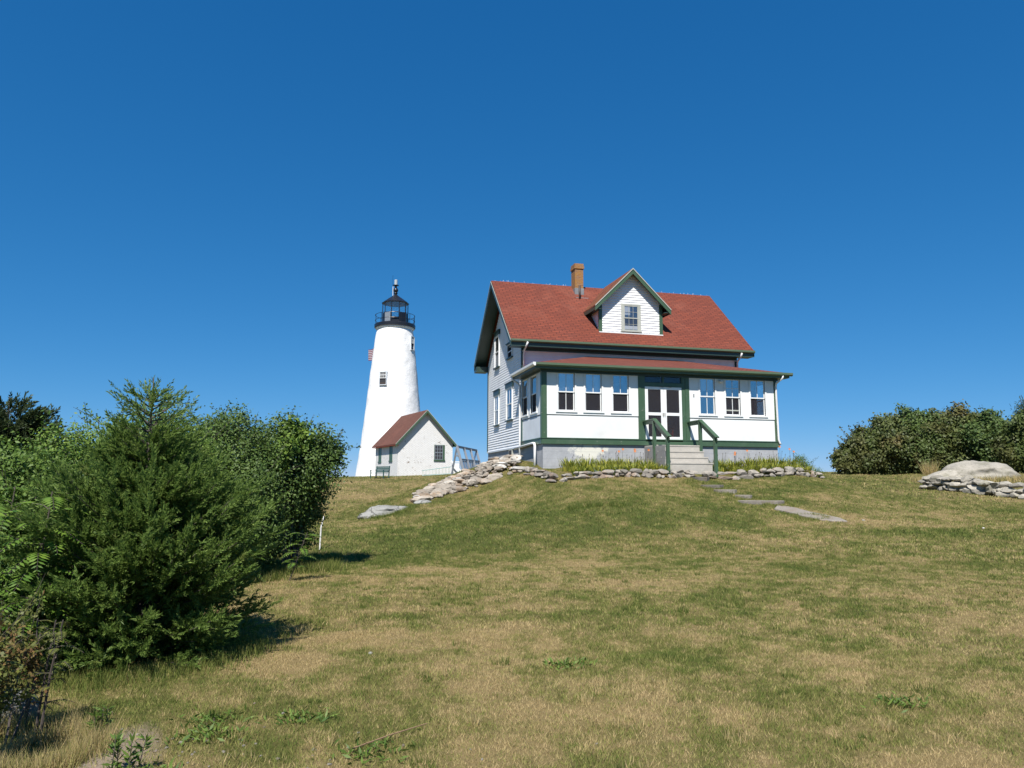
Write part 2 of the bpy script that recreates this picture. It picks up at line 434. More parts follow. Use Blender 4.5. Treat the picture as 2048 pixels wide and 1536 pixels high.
# ------------------------------------------------------------------ terrain
def lawn_nodes(nt, geo_color=True):
    dry = node(nt, 'ShaderNodeAttribute'); dry.attribute_name = 'dry'
    bare = node(nt, 'ShaderNodeAttribute'); bare.attribute_name = 'bare'
    return dry.outputs['Fac'], bare.outputs['Fac']
def add(nt, a, b, k=1.):
    m = node(nt, 'ShaderNodeMath', operation='MULTIPLY_ADD'); nt.links.new(b, m.inputs[0]); m.inputs[1].default_value = k; nt.links.new(a, m.inputs[2]); return m.outputs[0]
TAN, GRN, OLV, SOIL = (.25, .185, .085), (.075, .098, .022), (.135, .125, .038), (.19, .15, .11)
def groundmat():
    m, nt, b = newmat('lawn_soil')
    dry, bare = lawn_nodes(nt)
    n1 = noise(nt, 2.5, 8, .75); n2 = noise(nt, 26, 5, .75); n3 = noise(nt, 90, 3, .7)
    f = add(nt, add(nt, add(nt, dry, n1, .5), n2, .5), n3, .35)
    lo = node(nt, 'ShaderNodeValToRGB'); nt.links.new(ramp(nt, f, .62, 1.42), lo.inputs[0])
    cr = lo.color_ramp; cr.elements[0].position = 0; cr.elements[0].color = tuple(x * .8 for x in GRN) + (1,)
    cr.elements[1].position = 1; cr.elements[1].color = tuple(x * 1.05 for x in TAN) + (1,)
    e = cr.elements.new(.45); e.color = tuple(x * .95 for x in OLV) + (1,)
    c = lo.outputs[0]
    c = mixc(nt, ramp(nt, n3, .35, .75), mixc(nt, .45, c, (.05, .045, .02)), c)
    bf = add(nt, bare, n2, .5)
    c = mixc(nt, ramp(nt, bf, .70, 1.15), c, mixc(nt, n3, (.15, .115, .08), (.33, .27, .20)))
    nt.links.new(c, b.inputs['Base Color']); b.inputs['Roughness'].default_value = 1; b.inputs['Specular IOR Level'].default_value = .1
    bump(nt, b, n3, .7, .02); return m
def blademat():
    m, nt, b = newmat('grass_blades')
    dry, bare = lawn_nodes(nt)
    t = node(nt, 'ShaderNodeAttribute'); t.attribute_name = 'tint'
    n1 = noise(nt, 2.5, 6, .75)
    f = add(nt, add(nt, dry, n1, .5), t.outputs['Fac'], .85)
    lo = node(nt, 'ShaderNodeValToRGB'); nt.links.new(ramp(nt, f, .62, 1.45), lo.inputs[0])
    cr = lo.color_ramp; cr.elements[0].position = 0; cr.elements[0].color = (.112, .152, .034, 1)
    cr.elements[1].position = 1; cr.elements[1].color = (.50, .385, .195, 1)
    e = cr.elements.new(.42); e.color = (.235, .25, .066, 1)
    c = lo.outputs[0]
    nt.links.new(c, b.inputs['Base Color']); b.inputs['Roughness'].default_value = .8; b.inputs['Specular IOR Level'].default_value = .15
    tr = node(nt, 'ShaderNodeBsdfTranslucent'); nt.links.new(c, tr.inputs[0])
    mx = node(nt, 'ShaderNodeMixShader'); mx.inputs[0].default_value = .35
    nt.links.new(b.outputs[0], mx.inputs[1]); nt.links.new(tr.outputs[0], mx.inputs[2])
    nt.links.new(mx.outputs[0], nt.nodes['Material Output'].inputs[0]); return m
GROUND, BLADE = groundmat(), blademat()

ctl = []
def cp(px, py, R): ctl.append(at(px, py, R))
def cz(x, y, z): ctl.append(np.array([x, y, z]))
def pol(px, R, z):
    a = YAW + math.atan((px - 1024) / FPX); ctl.append(np.array([CAM[0] + R * math.sin(a), CAM[1] + R * math.cos(a), z]))
for px in (-400, 200, 800, 1300, 1800, 2400):
    for R in (3, 8): pol(px, R, -2.95)
for px in (-300, 300, 800): pol(px, 12, -2.94)
for px in (1200, 1700, 2300): pol(px, 12, -2.92)
for px in (450, 640, 850, 1050): pol(px, 15.8, -2.93)
for px, z in ((1300, -2.8), (1650, -2.74), (2000, -2.8), (2400, -2.8)): pol(px, 17, z)
cz(-8, -40, -2.95); cz(-30, -25, -3.0); cz(20, -30, -3.0)
# slope up to the tower, left of the house
for px in (300, 520, 680, 780):
    for R in (22, 30, 40, 50): pol(px, R, -2.95 + .041 * (R - 15.5))
for px in (870, 930):
    for R in (34, 40): pol(px, R, -2.95 + .041 * (R - 15.5))
for px, py, R in ((655, 955, 66), (720, 954, 66), (800, 952, 60), (900, 949, 58), (905, 950, 47), (960, 948, 45), (520, 956, 66)): cp(px, py, R)
# house platform
for x, y, z in ((.3, -.3, -.98), (3, -.3, -1.0), (7, -.3, -.95), (10, -.3, -.9), (5, -1.6, -1.0), (2, -1.7, -1.05), (8.5, -1.7, -.98),
                (0, 3, -.8), (0, 6, -.75), (0, 9.5, -.9), (10, 4, -.9), (10, 9.5, -.9), (5, 6, -.9), (5, 12, -.9), (-1, 12, -1.0), (12, 12, -.85)): cz(x, y, z)
for px, py, y in ((1062, 945, -.9), (1100, 966, -2.5), (1200, 958, -2.5), (1300, 956, -2.5), (1400, 957, -2.5), (1500, 957, -2.5), (1640, 957, -2.2)): ctl.append(at_y(px, py, y))
# rubble bank (top and foot)
for q in ((1020, 916, 29.6), (1000, 922, 29.3), (960, 935, 28.8), (900, 955, 28.0), (850, 980, 27.2), (820, 997, 26.6),
          (1035, 942, 28.2), (1000, 951, 28.0), (960, 966, 27.6), (900, 988, 27.0), (850, 1000, 26.5)): cp(*q)
for q in ((725, 1040, 24.8), (828, 1013, 24.8), (865, 1007, 25.8)): cp(*q)
# front of the mound
for q in ((900, 1010, 25), (960, 1000, 25.2), (1000, 1030, 22.5), (1150, 1010, 22), (1300, 1000, 22.5), (1450, 1000, 24.5), (1445, 966, 28), (1467, 973, 27), (1495, 985, 26), (1540, 998, 25), (1575, 1012, 23.8), (1690, 1031, 23.2),
          (1100, 1060, 18.5), (1300, 1050, 19), (900, 1060, 19), (1500, 1045, 20.5)): cp(*q)
# right lawn
for q in ((1650, 951, 44), (1760, 952, 52), (1640, 958, 33), (1750, 985, 30), (1850, 978, 36), (1950, 987, 34), (2048, 997, 32.5), (1950, 1040, 25), (2200, 1010, 30),
          (1850, 962, 40), (2005, 957, 41), (1830, 946, 52), (2048, 946, 52), (2300, 950, 50), (1700, 948, 52), (1808, 967, 42)): cp(*q)
for a_, R, z in ((-.5, 90, -2.2), (-.1, 90, -1.6), (.25, 85, -1.3), (.6, 85, -1.0), (.9, 85, -1.5), (-.5, 140, -7), (0, 140, -6), (.5, 140, -5), (.9, 140, -6), (-1.2, 60, -5), (1.4, 60, -4), (3.1, 60, -4), (-2.2, 60, -4), (2.2, 60, -4),
               (-1.2, 140, -10), (1.4, 140, -10), (3.1, 140, -10), (-2.2, 140, -10), (2.2, 140, -10)):
    ctl.append(np.array([CAM[0] + R * math.sin(a_), CAM[1] + R * math.cos(a_), z]))
ctl = np.array(ctl)
_c = 1.5
def _phi(d): return np.sqrt(d * d + _c * _c)
_A = _phi(np.hypot(ctl[:, None, 0] - ctl[None, :, 0], ctl[:, None, 1] - ctl[None, :, 1])) - np.eye(len(ctl)) * .15
_w = np.linalg.solve(np.block([[_A, np.ones((len(ctl), 1))], [np.ones((1, len(ctl))), np.zeros((1, 1))]]), np.append(ctl[:, 2], 0))
def zfun(x, y):
    out = np.empty(len(x))
    for i in range(0, len(x), 20000):
        s = slice(i, i + 20000)
        out[s] = _phi(np.hypot(x[s, None] - ctl[None, :, 0], y[s, None] - ctl[None, :, 1])) @ _w[:-1] + _w[-1]
    return out
TH = np.unique(np.concatenate([np.linspace(-math.pi, math.pi, 73), np.linspace(YAW - .85, YAW + .85, 420)]))
RR = np.concatenate([[.05], np.arange(.4, 4, .25), np.arange(4, 40, .3), np.arange(40, 80, .8), np.geomspace(80, 700, 26)])
TT, RG = np.meshgrid(TH, RR)
GX = CAM[0] + RG * np.sin(TT); GY = CAM[1] + RG * np.cos(TT)
GZ = zfun(GX.ravel(), GY.ravel()).reshape(GX.shape)
far = np.clip((RG - 110) / 300, 0, 1)
GZ = GZ * (1 - far) + (-24) * far
GZ += (fbm(GX * 1.1, GY * 1.1, 3) - .5) * .10 * np.clip(RG / 6, .3, 1) + (fbm(GX * 3.7 + 50, GY * 3.7, 2) - .5) * .035
def ground_z(x, y):
    x = np.atleast_1d(np.asarray(x, float)); y = np.atleast_1d(np.asarray(y, float))
    r = np.hypot(x - CAM[0], y - CAM[1]); t = np.arctan2(x - CAM[0], y - CAM[1])
    i = np.clip(np.searchsorted(RR, r) - 1, 0, len(RR) - 2); j = np.clip(np.searchsorted(TH, t) - 1, 0, len(TH) - 2)
    fr = np.clip((r - RR[i]) / (RR[i + 1] - RR[i]), 0, 1); ft = (t - TH[j]) / (TH[j + 1] - TH[j])
    return (GZ[i, j] * (1 - ft) + GZ[i, j + 1] * ft) * (1 - fr) + (GZ[i + 1, j] * (1 - ft) + GZ[i + 1, j + 1] * ft) * fr
def gz(x, y): return float(ground_z(x, y)[0])

DRYSPOTS = ((560, 1335, 6.8, .6, .4, .5), (800, 1265, 7.6, .9, .45, .45), (640, 1385, 6.0, .5, .35, .4), (480, 1250, 8.0, .5, .5, .35), (1000, 1240, 8.2, .5, .35, .3), (860, 1130, 13.5, 1.0, .7, .35),
            (1120, 1120, 14.5, 1.4, .6, .35), (1300, 1165, 11.5, .9, .6, .25), (1750, 1060, 22, 2.2, .7, .4), (1560, 1240, 9, .7, .5, .25), (1950, 1480, 4.8, .5, .3, .3), (1180, 1450, 5.2, .45, .25, .3))
def patches(x, y):          # dryness and bareness of the turf
    d = .385 + .70 * (fbm(x * .33 + 3, y * .33 + 9, 4) - .5) + .75 * (fbm(x * 1.3 + 70, y * 1.3, 3) - .5) + .9 * (fbm(x * 5 + 7, y * 5, 3) - .5)
    r = np.hypot(x - CAM[0], y - CAM[1])
    for px, py, R, sx, sy, k in DRYSPOTS:
        q = at(px, py, R); d = d + k * np.exp(-(((x - q[0]) / sx) ** 2 + ((y - q[1]) / sy) ** 2))
    gl = np.exp(-(((x + 3.5) / 4.5) ** 2 + ((y + 8.0) / 4.0) ** 2))           # greener foot of the mound
    d = d - .32 * gl
    d = d + .16 * np.exp(-(((x + 7.2) / 1.6) ** 2 + ((y + 20.6) / 2.2) ** 2))  # straw patch in front of the cedar
    d = d + .22 * np.exp(-(((x + 9) / 6) ** 2 + ((y - 16) / 20) ** 2))           # dry track up to the tower
    b = 1.0 * (fbm(x * .9 + 20, y * .9 + 5, 4) - .62) + (.2 + 1.9 * (fbm(x * 2.2, y * 2.2 + 40, 3) - .25)) * np.exp(-(((x + 8.9) / .95) ** 2 + ((y + 22.4) / .9) ** 2)) + .0 * r
    return np.clip(d, 0, 1), np.clip(b, 0, 1)

nT, nR = len(TH), len(RR)
me = bpy.data.meshes.new('ground')
idx = np.arange(nT * nR).reshape(nR, nT)
F = np.stack([idx[:-1, :-1], idx[:-1, 1:], idx[1:, 1:], idx[1:, :-1]], -1).reshape(-1, 4)
P = np.stack([GX, GY, GZ], -1).reshape(-1, 3)
me.vertices.add(len(P)); me.vertices.foreach_set('co', P.astype(np.float32).ravel())
me.loops.add(F.size); me.loops.foreach_set('vertex_index', F[:, ::-1].astype(np.int32).ravel())
me.polygons.add(len(F)); me.polygons.foreach_set('loop_start', np.arange(0, F.size, 4, dtype=np.int32))
pd, pb = patches(P[:, 0], P[:, 1])
for an, av in (('dry', pd), ('bare', pb)):
    a = me.attributes.new(an, 'FLOAT', 'POINT'); a.data.foreach_set('value', av.astype(np.float32))
me.update(); me.validate(); me.polygons.foreach_set('use_smooth', [True] * len(me.polygons))
me.materials.append(GROUND)
ground = bpy.data.objects.new('ground', me); COL.objects.link(ground)
tag(ground, 'dry mown lawn rising to a low grassy mound under the house', 'lawn', kind='structure')

def watermat():
    m, nt, b = newmat('sea_water'); b.inputs['Base Color'].default_value = (.02, .06, .09, 1); b.inputs['Roughness'].default_value = .15
    bump(nt, b, noise(nt, .2, 6), .6, .5); return m
sea = MB().add([(-9000, -9000, -18), (9000, -9000, -18), (9000, 9000, -18), (-9000, 9000, -18)], [(0, 1, 2, 3)]).build('sea', watermat(), fixn=False)
tag(sea, 'blue sea beyond the hill', 'sea', kind='structure')

# ------------------------------------------------------------------ the keeper's house
W, DP, DB = 10.0, 2.94, 9.48
H = root('keeper_house', (5, 4.7, -.95), 'white clapboard house with red shingle roof, dormer and glazed front porch', 'house')
def MF(y0):  return lambda u, n, v: (u, y0 - n, v)            # front faces (outward -y)
def ML(x0):  return lambda u, n, v: (x0 - n, -u, v)           # left faces (outward -x), u = -y
def MR(x0):  return lambda u, n, v: (x0 + n, u, v)            # right faces
def MBK(y0): return lambda u, n, v: (-u, y0 + n, v)           # back faces

def clap(mb, poly, M, e=.112, lap=.024):
    vmin = min(p[1] for p in poly); vmax = max(p[1] for p in poly)
    def rng(v):
        us = []
        for i in range(len(poly)):
            (a, b), (c, d) = poly[i], poly[(i + 1) % len(poly)]
            if (b - v) * (d - v) <= 0:
                if abs(d - b) < 1e-9: us += [a, c]
                else: us.append(a + (c - a) * (v - b) / (d - b))
        return (min(us), max(us))
    v = vmin
    while v < vmax - 1e-3:
        v2 = min(v + e, vmax)
        a0, a1 = rng(v + 1e-6); b0, b1 = rng(v2 - 1e-6)
        c = [M(a0, 0, v), M(a1, 0, v), M(b1, -lap, v2), M(b0, -lap, v2), M(a0, -lap, v), M(a1, -lap, v)]
        mb.add(c, [(0, 1, 2, 3), (4, 5, 1, 0)])
        v = v2
SLOPE = (7.847 - 4.416) / (3.27 + .511)
YR = 6.21
# foundation
m = MB().box(.03, 9.97, .03, 2.93, -1.45, -.002).box(.03, 9.97, 2.93, 9.45, -1.45, .05)
m.build('foundation', CONC, H)
# main walls
m = MB()
gab = [(-DB, .05), (-DP, .05), (-DP, 4.38), (-YR, 7.3), (-DB, 4.38)]
clap(m, gab, ML(0))
gr_ = [(DP, .05), (DB, .05), (DB, 4.38), (YR, 7.3), (DP, 4.38)]
clap(m, gr_, MR(W))
clap(m, [(0, .2), (W, .2), (W, 4.15), (0, 4.15)], MF(DP))
clap(m, [(-W, .05), (0, .05), (0, 4.3), (-W, 4.3)], MBK(DB))
m.build('clapboard_wall', CLAP, H, fixn=False)
m = MB().prism([(.04, DP + .04, 0), (.04, DB - .04, 0), (.04, DB - .04, 4.3), (.04, YR, 7.2), (.04, DP + .04, 4.3)], (9.92, 0, 0))
m.build('wall_core', PLASTER, H)
# corner boards and water table
for M_, u0, u1 in ((ML(0), -DP - .10, -DP + .02), (MF(DP), -.022, .09), (MF(DP), W - .09, W + .022), (ML(0), -DB - .02, -DB + .09), (MR(W), DP - .02, DP + .1)):
    MB().box(u0, u1, -.01, .022, .02, 4.3, M_).build('corner_board', DKGREEN, H)
MB().box(-DB, -DP, -.01, .03, -.02, .05, ML(0)).build('water_table', GREYP, H)
# main roof
def rz(y): return 4.416 + SLOPE * (y - 2.429)
m = MB()
nz = .06
m.prism([(-.6, 2.429, 4.416), (-.6, YR, 7.847), (-.6, YR, 7.847 - nz), (-.6, 2.429, 4.416 - nz)], (11.2, 0, 0))
m.prism([(-.6, YR, 7.847), (-.6, 9.99, 4.416), (-.6, 9.99, 4.416 - nz), (-.6, YR, 7.847 - nz)], (11.2, 0, 0))
m.build('main_roof', SHING, H, uv=lambda p: (p[0] + p[1] * .07, p[2] * 1.488))
rn = random.Random(4)
m = MB()
for k in range(44):
    x = rn.uniform(-.5, 10.5)
    if 4.1 < x < 5.9: continue
    a = rn.uniform(-.7, .7); h = rn.uniform(.02, .08)
    m.beam((x, YR, 7.84), (x + math.sin(a) * h, YR + rn.uniform(-.03, .03), 7.85 + h), .007, .007)
tag(m.build('ridge_bird_spikes', METAL, H), kind='stuff')
# rake boards, soffits
for xs, xe, xo in ((-.615, -.58, -.58), (10.58, 10.615, 10.02)):
    for ya, yb in ((2.45, YR), (9.97, YR)):
        za, zb = 4.416 - .035 + .02, 7.847 - .035 + .005
        MB().prism([(xs, ya, za), (xs, yb, zb), (xs, yb, zb - .27), (xs, ya, za - .27)], (xe - xs, 0, 0)).build('rake_board', DKGREEN, H)
        MB().prism([(xo, ya, za - .05), (xo, yb, zb - .05), (xo, yb, zb - .09), (xo, ya, za - .09)], (.56, 0, 0)).build('rake_soffit', DKGREEN, H)
        MB().prism([(xs - .012, ya, za - .008), (xs - .012, yb, zb - .008), (xs - .012, yb, zb - .05), (xs - .012, ya, za - .05)], (.012, 0, 0)).build('drip_edge', GREYTRIM if xs < 0 else DKGREEN, H)
# front eave: gutter, fascia, soffit, frieze
MB().prism([(-.6, 2.34, 4.41), (-.6, 2.45, 4.41), (-.6, 2.45, 4.29), (-.6, 2.39, 4.29), (-.6, 2.345, 4.33)], (11.2, 0, 0)).build('main_gutter', GREEN_L, H)
MB().box(-.57, 10.57, 2.452, 2.49, 4.13, 4.36).build('fascia', DKGREEN, H)
MB().box(-.57, 10.57, 2.492, 2.93, 4.13, 4.16).build('eave_soffit', DKGREEN, H)
MB().box(0, W, DP - .035, DP - .002, 4.02, 4.128).build('frieze', DKGREEN, H)
MB().box(0, W, DP - .045, DP - .002, 3.99, 4.018).build('frieze_moulding', WHITE, H)
MB().box(-.57, 10.57, 9.5, 9.96, 4.12, 4.3).build('rear_eave', DKGREEN, H)
MB().box(-.6, -.02, 9.45, 9.97, 4.02, 4.12).build('eave_return', DKGREEN, H)

# --- windows
def dh_window(parent, M, u0, u1, v0, v1, cas=.09, casm=WHITE, casd=.04, sashm=WHITE, headm=None, headh=0, headx=.1, sillm=None,
              up=(2, 1), lo=(1, 1), upper='glass', lower='glass', backing=True, mw=.011, glass=None, rec=.0, blind=0., curtain=None, mid=None, sunk=False):
    """double-hung window between u0..u1 (sash), v0..v1; n = outward"""
    f = MB()
    n0 = -.08 if sunk else -.005
    f.box(u0 - cas, u0, n0, casd, v0, v1 + cas * .6, M).box(u1, u1 + cas, n0, casd, v0, v1 + cas * .6, M)
    f.box(u0, u1, n0, casd, v1, v1 + cas * .6, M)
    win = f.build('window', casm, parent)
    MB().box(u0 - cas - .03, u1 + cas + .03, n0, casd + (.045 if backing else .012), v0 - .05, v0 - .001, M).build('sill', sillm or casm, win)
    if headm:
        MB().box(u0 - cas - headx, u1 + cas + headx, -.005, casd + .012, v1 + cas * .6, v1 + cas * .6 + headh, M).build('window_head', headm, win)
        MB().box(u0 - cas - headx - .03, u1 + cas + headx + .03, -.005, casd + .05, v1 + cas * .6 + headh + .001, v1 + cas * .6 + headh + .03, M).build('window_cap', headm, win)
    vm = mid if mid else (v0 + v1) / 2
    base = rec
    st = .045
    for nm, a, b, off, (nc, nr), kind in (('upper_sash', vm - .02, v1, base + .012, up, upper), ('lower_sash', v0, vm + .02, base - .012 if not backing else base + .004, lo, lower)):
        if kind == 'open': continue
        s = MB()
        t = .022
        if kind != 'screen' or nm == 'lower_sash':
            s.box(u0, u0 + st, off - t / 2, off + t / 2, a, b, M).box(u1 - st, u1, off - t / 2, off + t / 2, a, b, M)
            s.box(u0 + st, u1 - st, off - t / 2, off + t / 2, b - st, b, M).box(u0 + st, u1 - st, off - t / 2, off + t / 2, a, a + st, M)
        for i in range(1, nc):
            x = u0 + st + (u1 - u0 - 2 * st) * i / nc
            s.box(x - mw, x + mw, off - t / 2 + .002, off + t / 2 - .002, a + st, b - st, M)
        for i in range(1, nr):
            y = a + st + (b - a - 2 * st) * i / nr
            s.box(u0 + st, u1 - st, off - t / 2 + .003, off + t / 2 - .003, y - mw, y + mw, M)
        so = s.build(nm, sashm, win)
        g = MB().box(u0 + st * .8, u1 - st * .8, off - .003, off + .001, a + st * .8, b - st * .8, M)
        g.build('screen' if kind == 'screen' else 'pane', SCREEN if kind == 'screen' else (glass or GLASS), win)
    if backing:
        MB().box(u0, u1, -.02, -.0 + .001, v0, v1, M).build('room_shade_sheet', DARKIN, win)  # opaque dark sheet, painted shade in place of a room behind the sashes
    if blind:
        MB().box(u0 + .03, u1 - .03, (-.1 if not backing else .0015), (-.095 if not backing else .003), v1 - blind, v1, M).build('blind', BLIND, win)
    if curtain:
        for c0, c1, d0, d1 in curtain:
            MB().box(u0 + (u1 - u0) * c0, u0 + (u1 - u0) * c1, (-.1 if not backing else .0015), (-.095 if not backing else .003), v0 + (v1 - v0) * d0, v0 + (v1 - v0) * d1, M).build('curtain', LACE, win)
    return win
L0 = ML(0)
dh_window(H, L0, -7.85, -7.03, 3.98, 5.46, .06, WHITE, .045, headm=DKGREEN, headh=.2, headx=.08, sillm=DKGREEN, up=(1, 1), curtain=[(.0, .8, .05, .4)])
dh_window(H, L0, -5.35, -4.55, 4.05, 4.62, .06, WHITE, .045, headm=DKGREEN, headh=.04, headx=.02, sillm=DKGREEN, up=(1, 1), upper='screen', lower='screen')
dh_window(H, L0, -7.87, -7.05, 1.24, 2.60, .06, WHITE, .045, headm=DKGREEN, headh=.22, headx=.1, sillm=DKGREEN, up=(2, 1), lo=(2, 1))
dh_window(H, L0, -5.50, -4.52, 1.29, 2.68, .06, WHITE, .045, headm=DKGREEN, headh=.20, headx=.1, sillm=DKGREEN, up=(2, 1), lo=(1, 1), curtain=[(.0, .45, .1, .5)])
# small cellar window of the foundation
c = MB().box(-5.0, -4.45, -.03, .04, -.42, .0, L0).build('cellar_window', GREYTRIM, H)
MB().box(-4.93, -4.52, .0, .045, -.36, -.06, L0).build('pane', DARKIN, c)  # opaque sheet, the cellar's shade put into its colour

# --- porch
FY = MF(0)
MB().box(-.03, W + .03, -.045, -.001, .0, .2).box(-.045, -.001, -.0005, DP - .01, .0, .2).box(W + .001, W + .045, -.0005, DP - .01, .0, .2).build('base_board', GREEN, H)
MB().box(-.05, W + .05, -.065, -.001, .202, .236).box(-.065, -.001, -.0005, DP - .01, .202, .236).build('base_cap', GREEN, H)
MB().box(.05, W - .05, .05, DP - .02, .08, .15).build('porch_floor', FLOORW, H)
MB().box(.05, W - .05, .05, DP - .02, 2.8, 2.84).build('porch_ceiling', PLASTER, H)
LW = [(.61, 1.28), (1.70, 2.37), (2.82, 3.49)]
RW = [(6.53, 7.19), (7.66, 8.32), (8.78, 9.45)]
V0, V1 = 1.25, 2.72
for (a, b), ws in (((.17, 3.88), LW), ((6.06, 9.86), RW)):
    MB().box(a, b, .0, .07, .238, 1.085).build('apron_panel', WHITE, H)
    MB().box(a, b, -.028, .07, 1.115, 1.235).build('sill_band', WHITE, H)
    MB().box(a, b, -.01, .07, 1.086, 1.114).build('ledge_shadow_strip', GREYTRIM, H)  # solid grey strip draws the shadow line under the proud upper wall
    m = MB(); xs = [a] + [q for w in ws for q in w] + [b]
    for i in range(0, len(xs), 2): m.box(xs[i], xs[i + 1], -.028, .07, 1.236, 2.79)
    for w in ws: m.box(w[0], w[1], -.028, .07, V1 + .001, 2.79)
    m.build('porch_wall', WHITE, H)
    for i in range(0, len(xs), 2):                    # centre batten of each pier, stepped casings come with the windows
        pass
spec = [dict(up=(2, 1), lo=(2, 1), lower='screen', blind=.70), dict(up=(2, 1), lo=(1, 1), lower='screen', blind=.72), dict(up=(2, 1), lo=(1, 1), lower='screen'),
        dict(up=(2, 1), lo=(2, 1), blind=.5), dict(up=(2, 2), lo=(2, 1), lower='screen'), dict(up=(2, 1), lo=(1, 1), lower='screen')]
for w, s in zip(LW + RW, spec):
    dh_window(H, FY, w[0], w[1], V0, V1, .06, WHITE, .05, backing=False, sunk=True, rec=-.02, mid=1.98, **s)
# moving sash left half open in the middle window on the right
MB().box(7.68, 8.30, .03, .05, 1.43, 1.48).build('raised_sash_rail', GREYTRIM, H)
# corner posts and door frame
MB().box(.0, .168, -.04, .07, .238, 2.79).build('corner_post', GREEN, H)
MB().box(-.04, -.001, -.03, .14, .238, 2.79).build('corner_post', GREEN, H)
MB().box(9.862, 10.0, -.035, .07, .238, 2.79).build('corner_post', GREEN, H)
for a, b, n in ((3.882, 4.00, .05), (4.005, 4.165, .035), (5.74, 5.885, .035), (5.89, 6.058, .05)):
    MB().box(a, b, -n, .07, .238, 2.79).build('door_post', GREEN, H)
MB().box(4.166, 5.739, -.035, .07, 2.30, 2.45).build('door_head', GREEN, H)
MB().box(4.166, 5.739, -.045, .07, .15, .238).build('door_sill', GREEN, H)
MB().box(4.166, 5.739, -.03, .07, 2.76, 2.79).build('door_head', GREEN, H)
MB().box(4.93, 4.98, -.03, .07, 2.451, 2.759).build('transom_bar', GREEN, H)
for a, b in ((4.166, 4.929), (4.981, 5.739)):
    t = MB().box(a, b, -.012, .03, 2.451, 2.48).box(a, b, -.012, .03, 2.735, 2.759).box(a, a + .03, -.012, .03, 2.481, 2.734).box(b - .03, b, -.012, .03, 2.481, 2.734).build('transom_window', DKGREEN, H)
    MB().box(a + .031, b - .031, .005, .012, 2.482, 2.733).build('pane', GLASSD, t)
    MB().box(a, b, .2, .22, 2.451, 2.759).build('room_shade_sheet', DARKIN, t)  # dark sheet behind the transom paints the shade inside the porch
for a, b, hx in ((4.17, 4.948, 4.915), (4.955, 5.735, 4.99)):
    d = MB().box(a, a + .125, -.025, .01, .24, 2.295).box(b - .11, b, -.025, .01, .24, 2.295)
    d.box(a + .125, b - .11, -.025, .01, 2.19, 2.295).box(a + .125, b - .11, -.025, .01, 1.17, 1.285).box(a + .125, b - .11, -.025, .01, .24, .34)
    do = d.build('screen_door', WHITE, H)
    MB().box(a + .12, b - .105, -.008, -.004, 1.28, 2.2).build('screen', SCREEN, do)
    MB().box(a + .12, b - .105, -.008, -.004, .33, 1.18).build('screen', SCREEN, do)
    MB().box(hx - .008, hx + .008, -.06, -.026, 1.15, 1.27).build('handle', BRONZE, do)
for x in (4.78, 5.12):
    MB().beam((x, -.06, 2.31), (x + .16, -.055, 2.29), .02, .02).build('door_closer', BRONZE, H)
# porch side walls with windows
for M_, sgn in ((L0, -1), (MR(W), 1)):
    U = (lambda a, b: (-b, -a)) if sgn < 0 else (lambda a, b: (a, b))
    m = MB(); u = U(.14, DP - .02); m.box(u[0], u[1], -.06, .0, .238, 1.085, M_).build('side_panel', GREYP, H)
    m = MB(); k = u[0] + .1
    while k < u[1]:
        m.box(k - .003, k + .003, .0, .004, .24, 1.08, M_); k += .095
    m.build('panel_bead', GREYP, H)
    m = MB().box(u[0], u[1], -.06, .02, 1.115, 1.235, M_)
    for a, b in ((.14, .68), (1.50, 1.99), (2.80, DP - .02)):
        q = U(a, b); m.box(q[0], q[1], -.06, .02, 1.236, 2.79, M_)
    for a, b in ((.68, 1.50), (1.99, 2.80)):
        q = U(a, b); m.box(q[0], q[1], -.06, .02, V1 + .001, 2.79, M_)
    m.build('side_wall', WHITE, H)
    for a, b in ((.68, 1.50), (1.99, 2.80)):
        q = U(a, b); dh_window(H, M_, q[0], q[1], V0, V1, .06, WHITE, .045, backing=False, sunk=True, rec=-.02, mid=2.0, up=(1, 1), lo=(1, 1), lower='screen' if sgn < 0 else 'glass')
q = MB().box(-DP + .0, -DP + .11, -.0, .03, .238, 1.1, L0).build('corner_post', GREEN, H)
# porch roof (hip), gutters, frieze
E0, E1, EZ = -.40, 10.40, 3.0
TZ = 3.90
def porch_plane(pts, name):
    n = len(pts); lowp = [(p[0], p[1], p[2] - .05) for p in pts]
    MB().add(list(pts) + lowp, [tuple(range(n)), tuple(range(2 * n - 1, n - 1, -1))] + [(i, n + i, n + (i + 1) % n, (i + 1) % n) for i in range(n)]).build(name, SHINGP, H, uv=lambda p: (p[0], p[1] * 1.04))
porch_plane([(E0, -.4, EZ), (E1, -.4, EZ), (7.06, DP - .01, TZ), (2.94, DP - .01, TZ)], 'porch_roof')
porch_plane([(E0, DP - .01, EZ), (E0, -.4, EZ), (2.94, DP - .01, TZ)], 'porch_roof')
porch_plane([(E1, -.4, EZ), (E1, DP - .01, EZ), (7.06, DP - .01, TZ)], 'porch_roof')
MB().prism([(-.38, -.50, 3.0), (-.38, -.39, 3.0), (-.38, -.39, 2.87), (-.38, -.45, 2.87), (-.38, -.495, 2.92)], (10.86, 0, 0)).build('porch_gutter', GREEN_L, H)
MB().box(E0 + .02, E1 - .02, -.388, -.35, 2.80, 2.95).build('porch_fascia', GREEN, H)
MB().prism([(-.50, DP + .02, 3.0), (-.39, DP + .02, 3.0), (-.39, DP + .02, 2.87), (-.45, DP + .02, 2.87), (-.495, DP + .02, 2.92)], (0, -3.46, 0)).build('side_gutter', WHITE, H)
MB().box(-.388, -.35, -.349, DP, 2.80, 2.95).build('porch_fascia', DKGREEN, H)
MB().box(10.35, 10.388, -.349, DP, 2.80, 2.95).build('porch_fascia', DKGREEN, H)
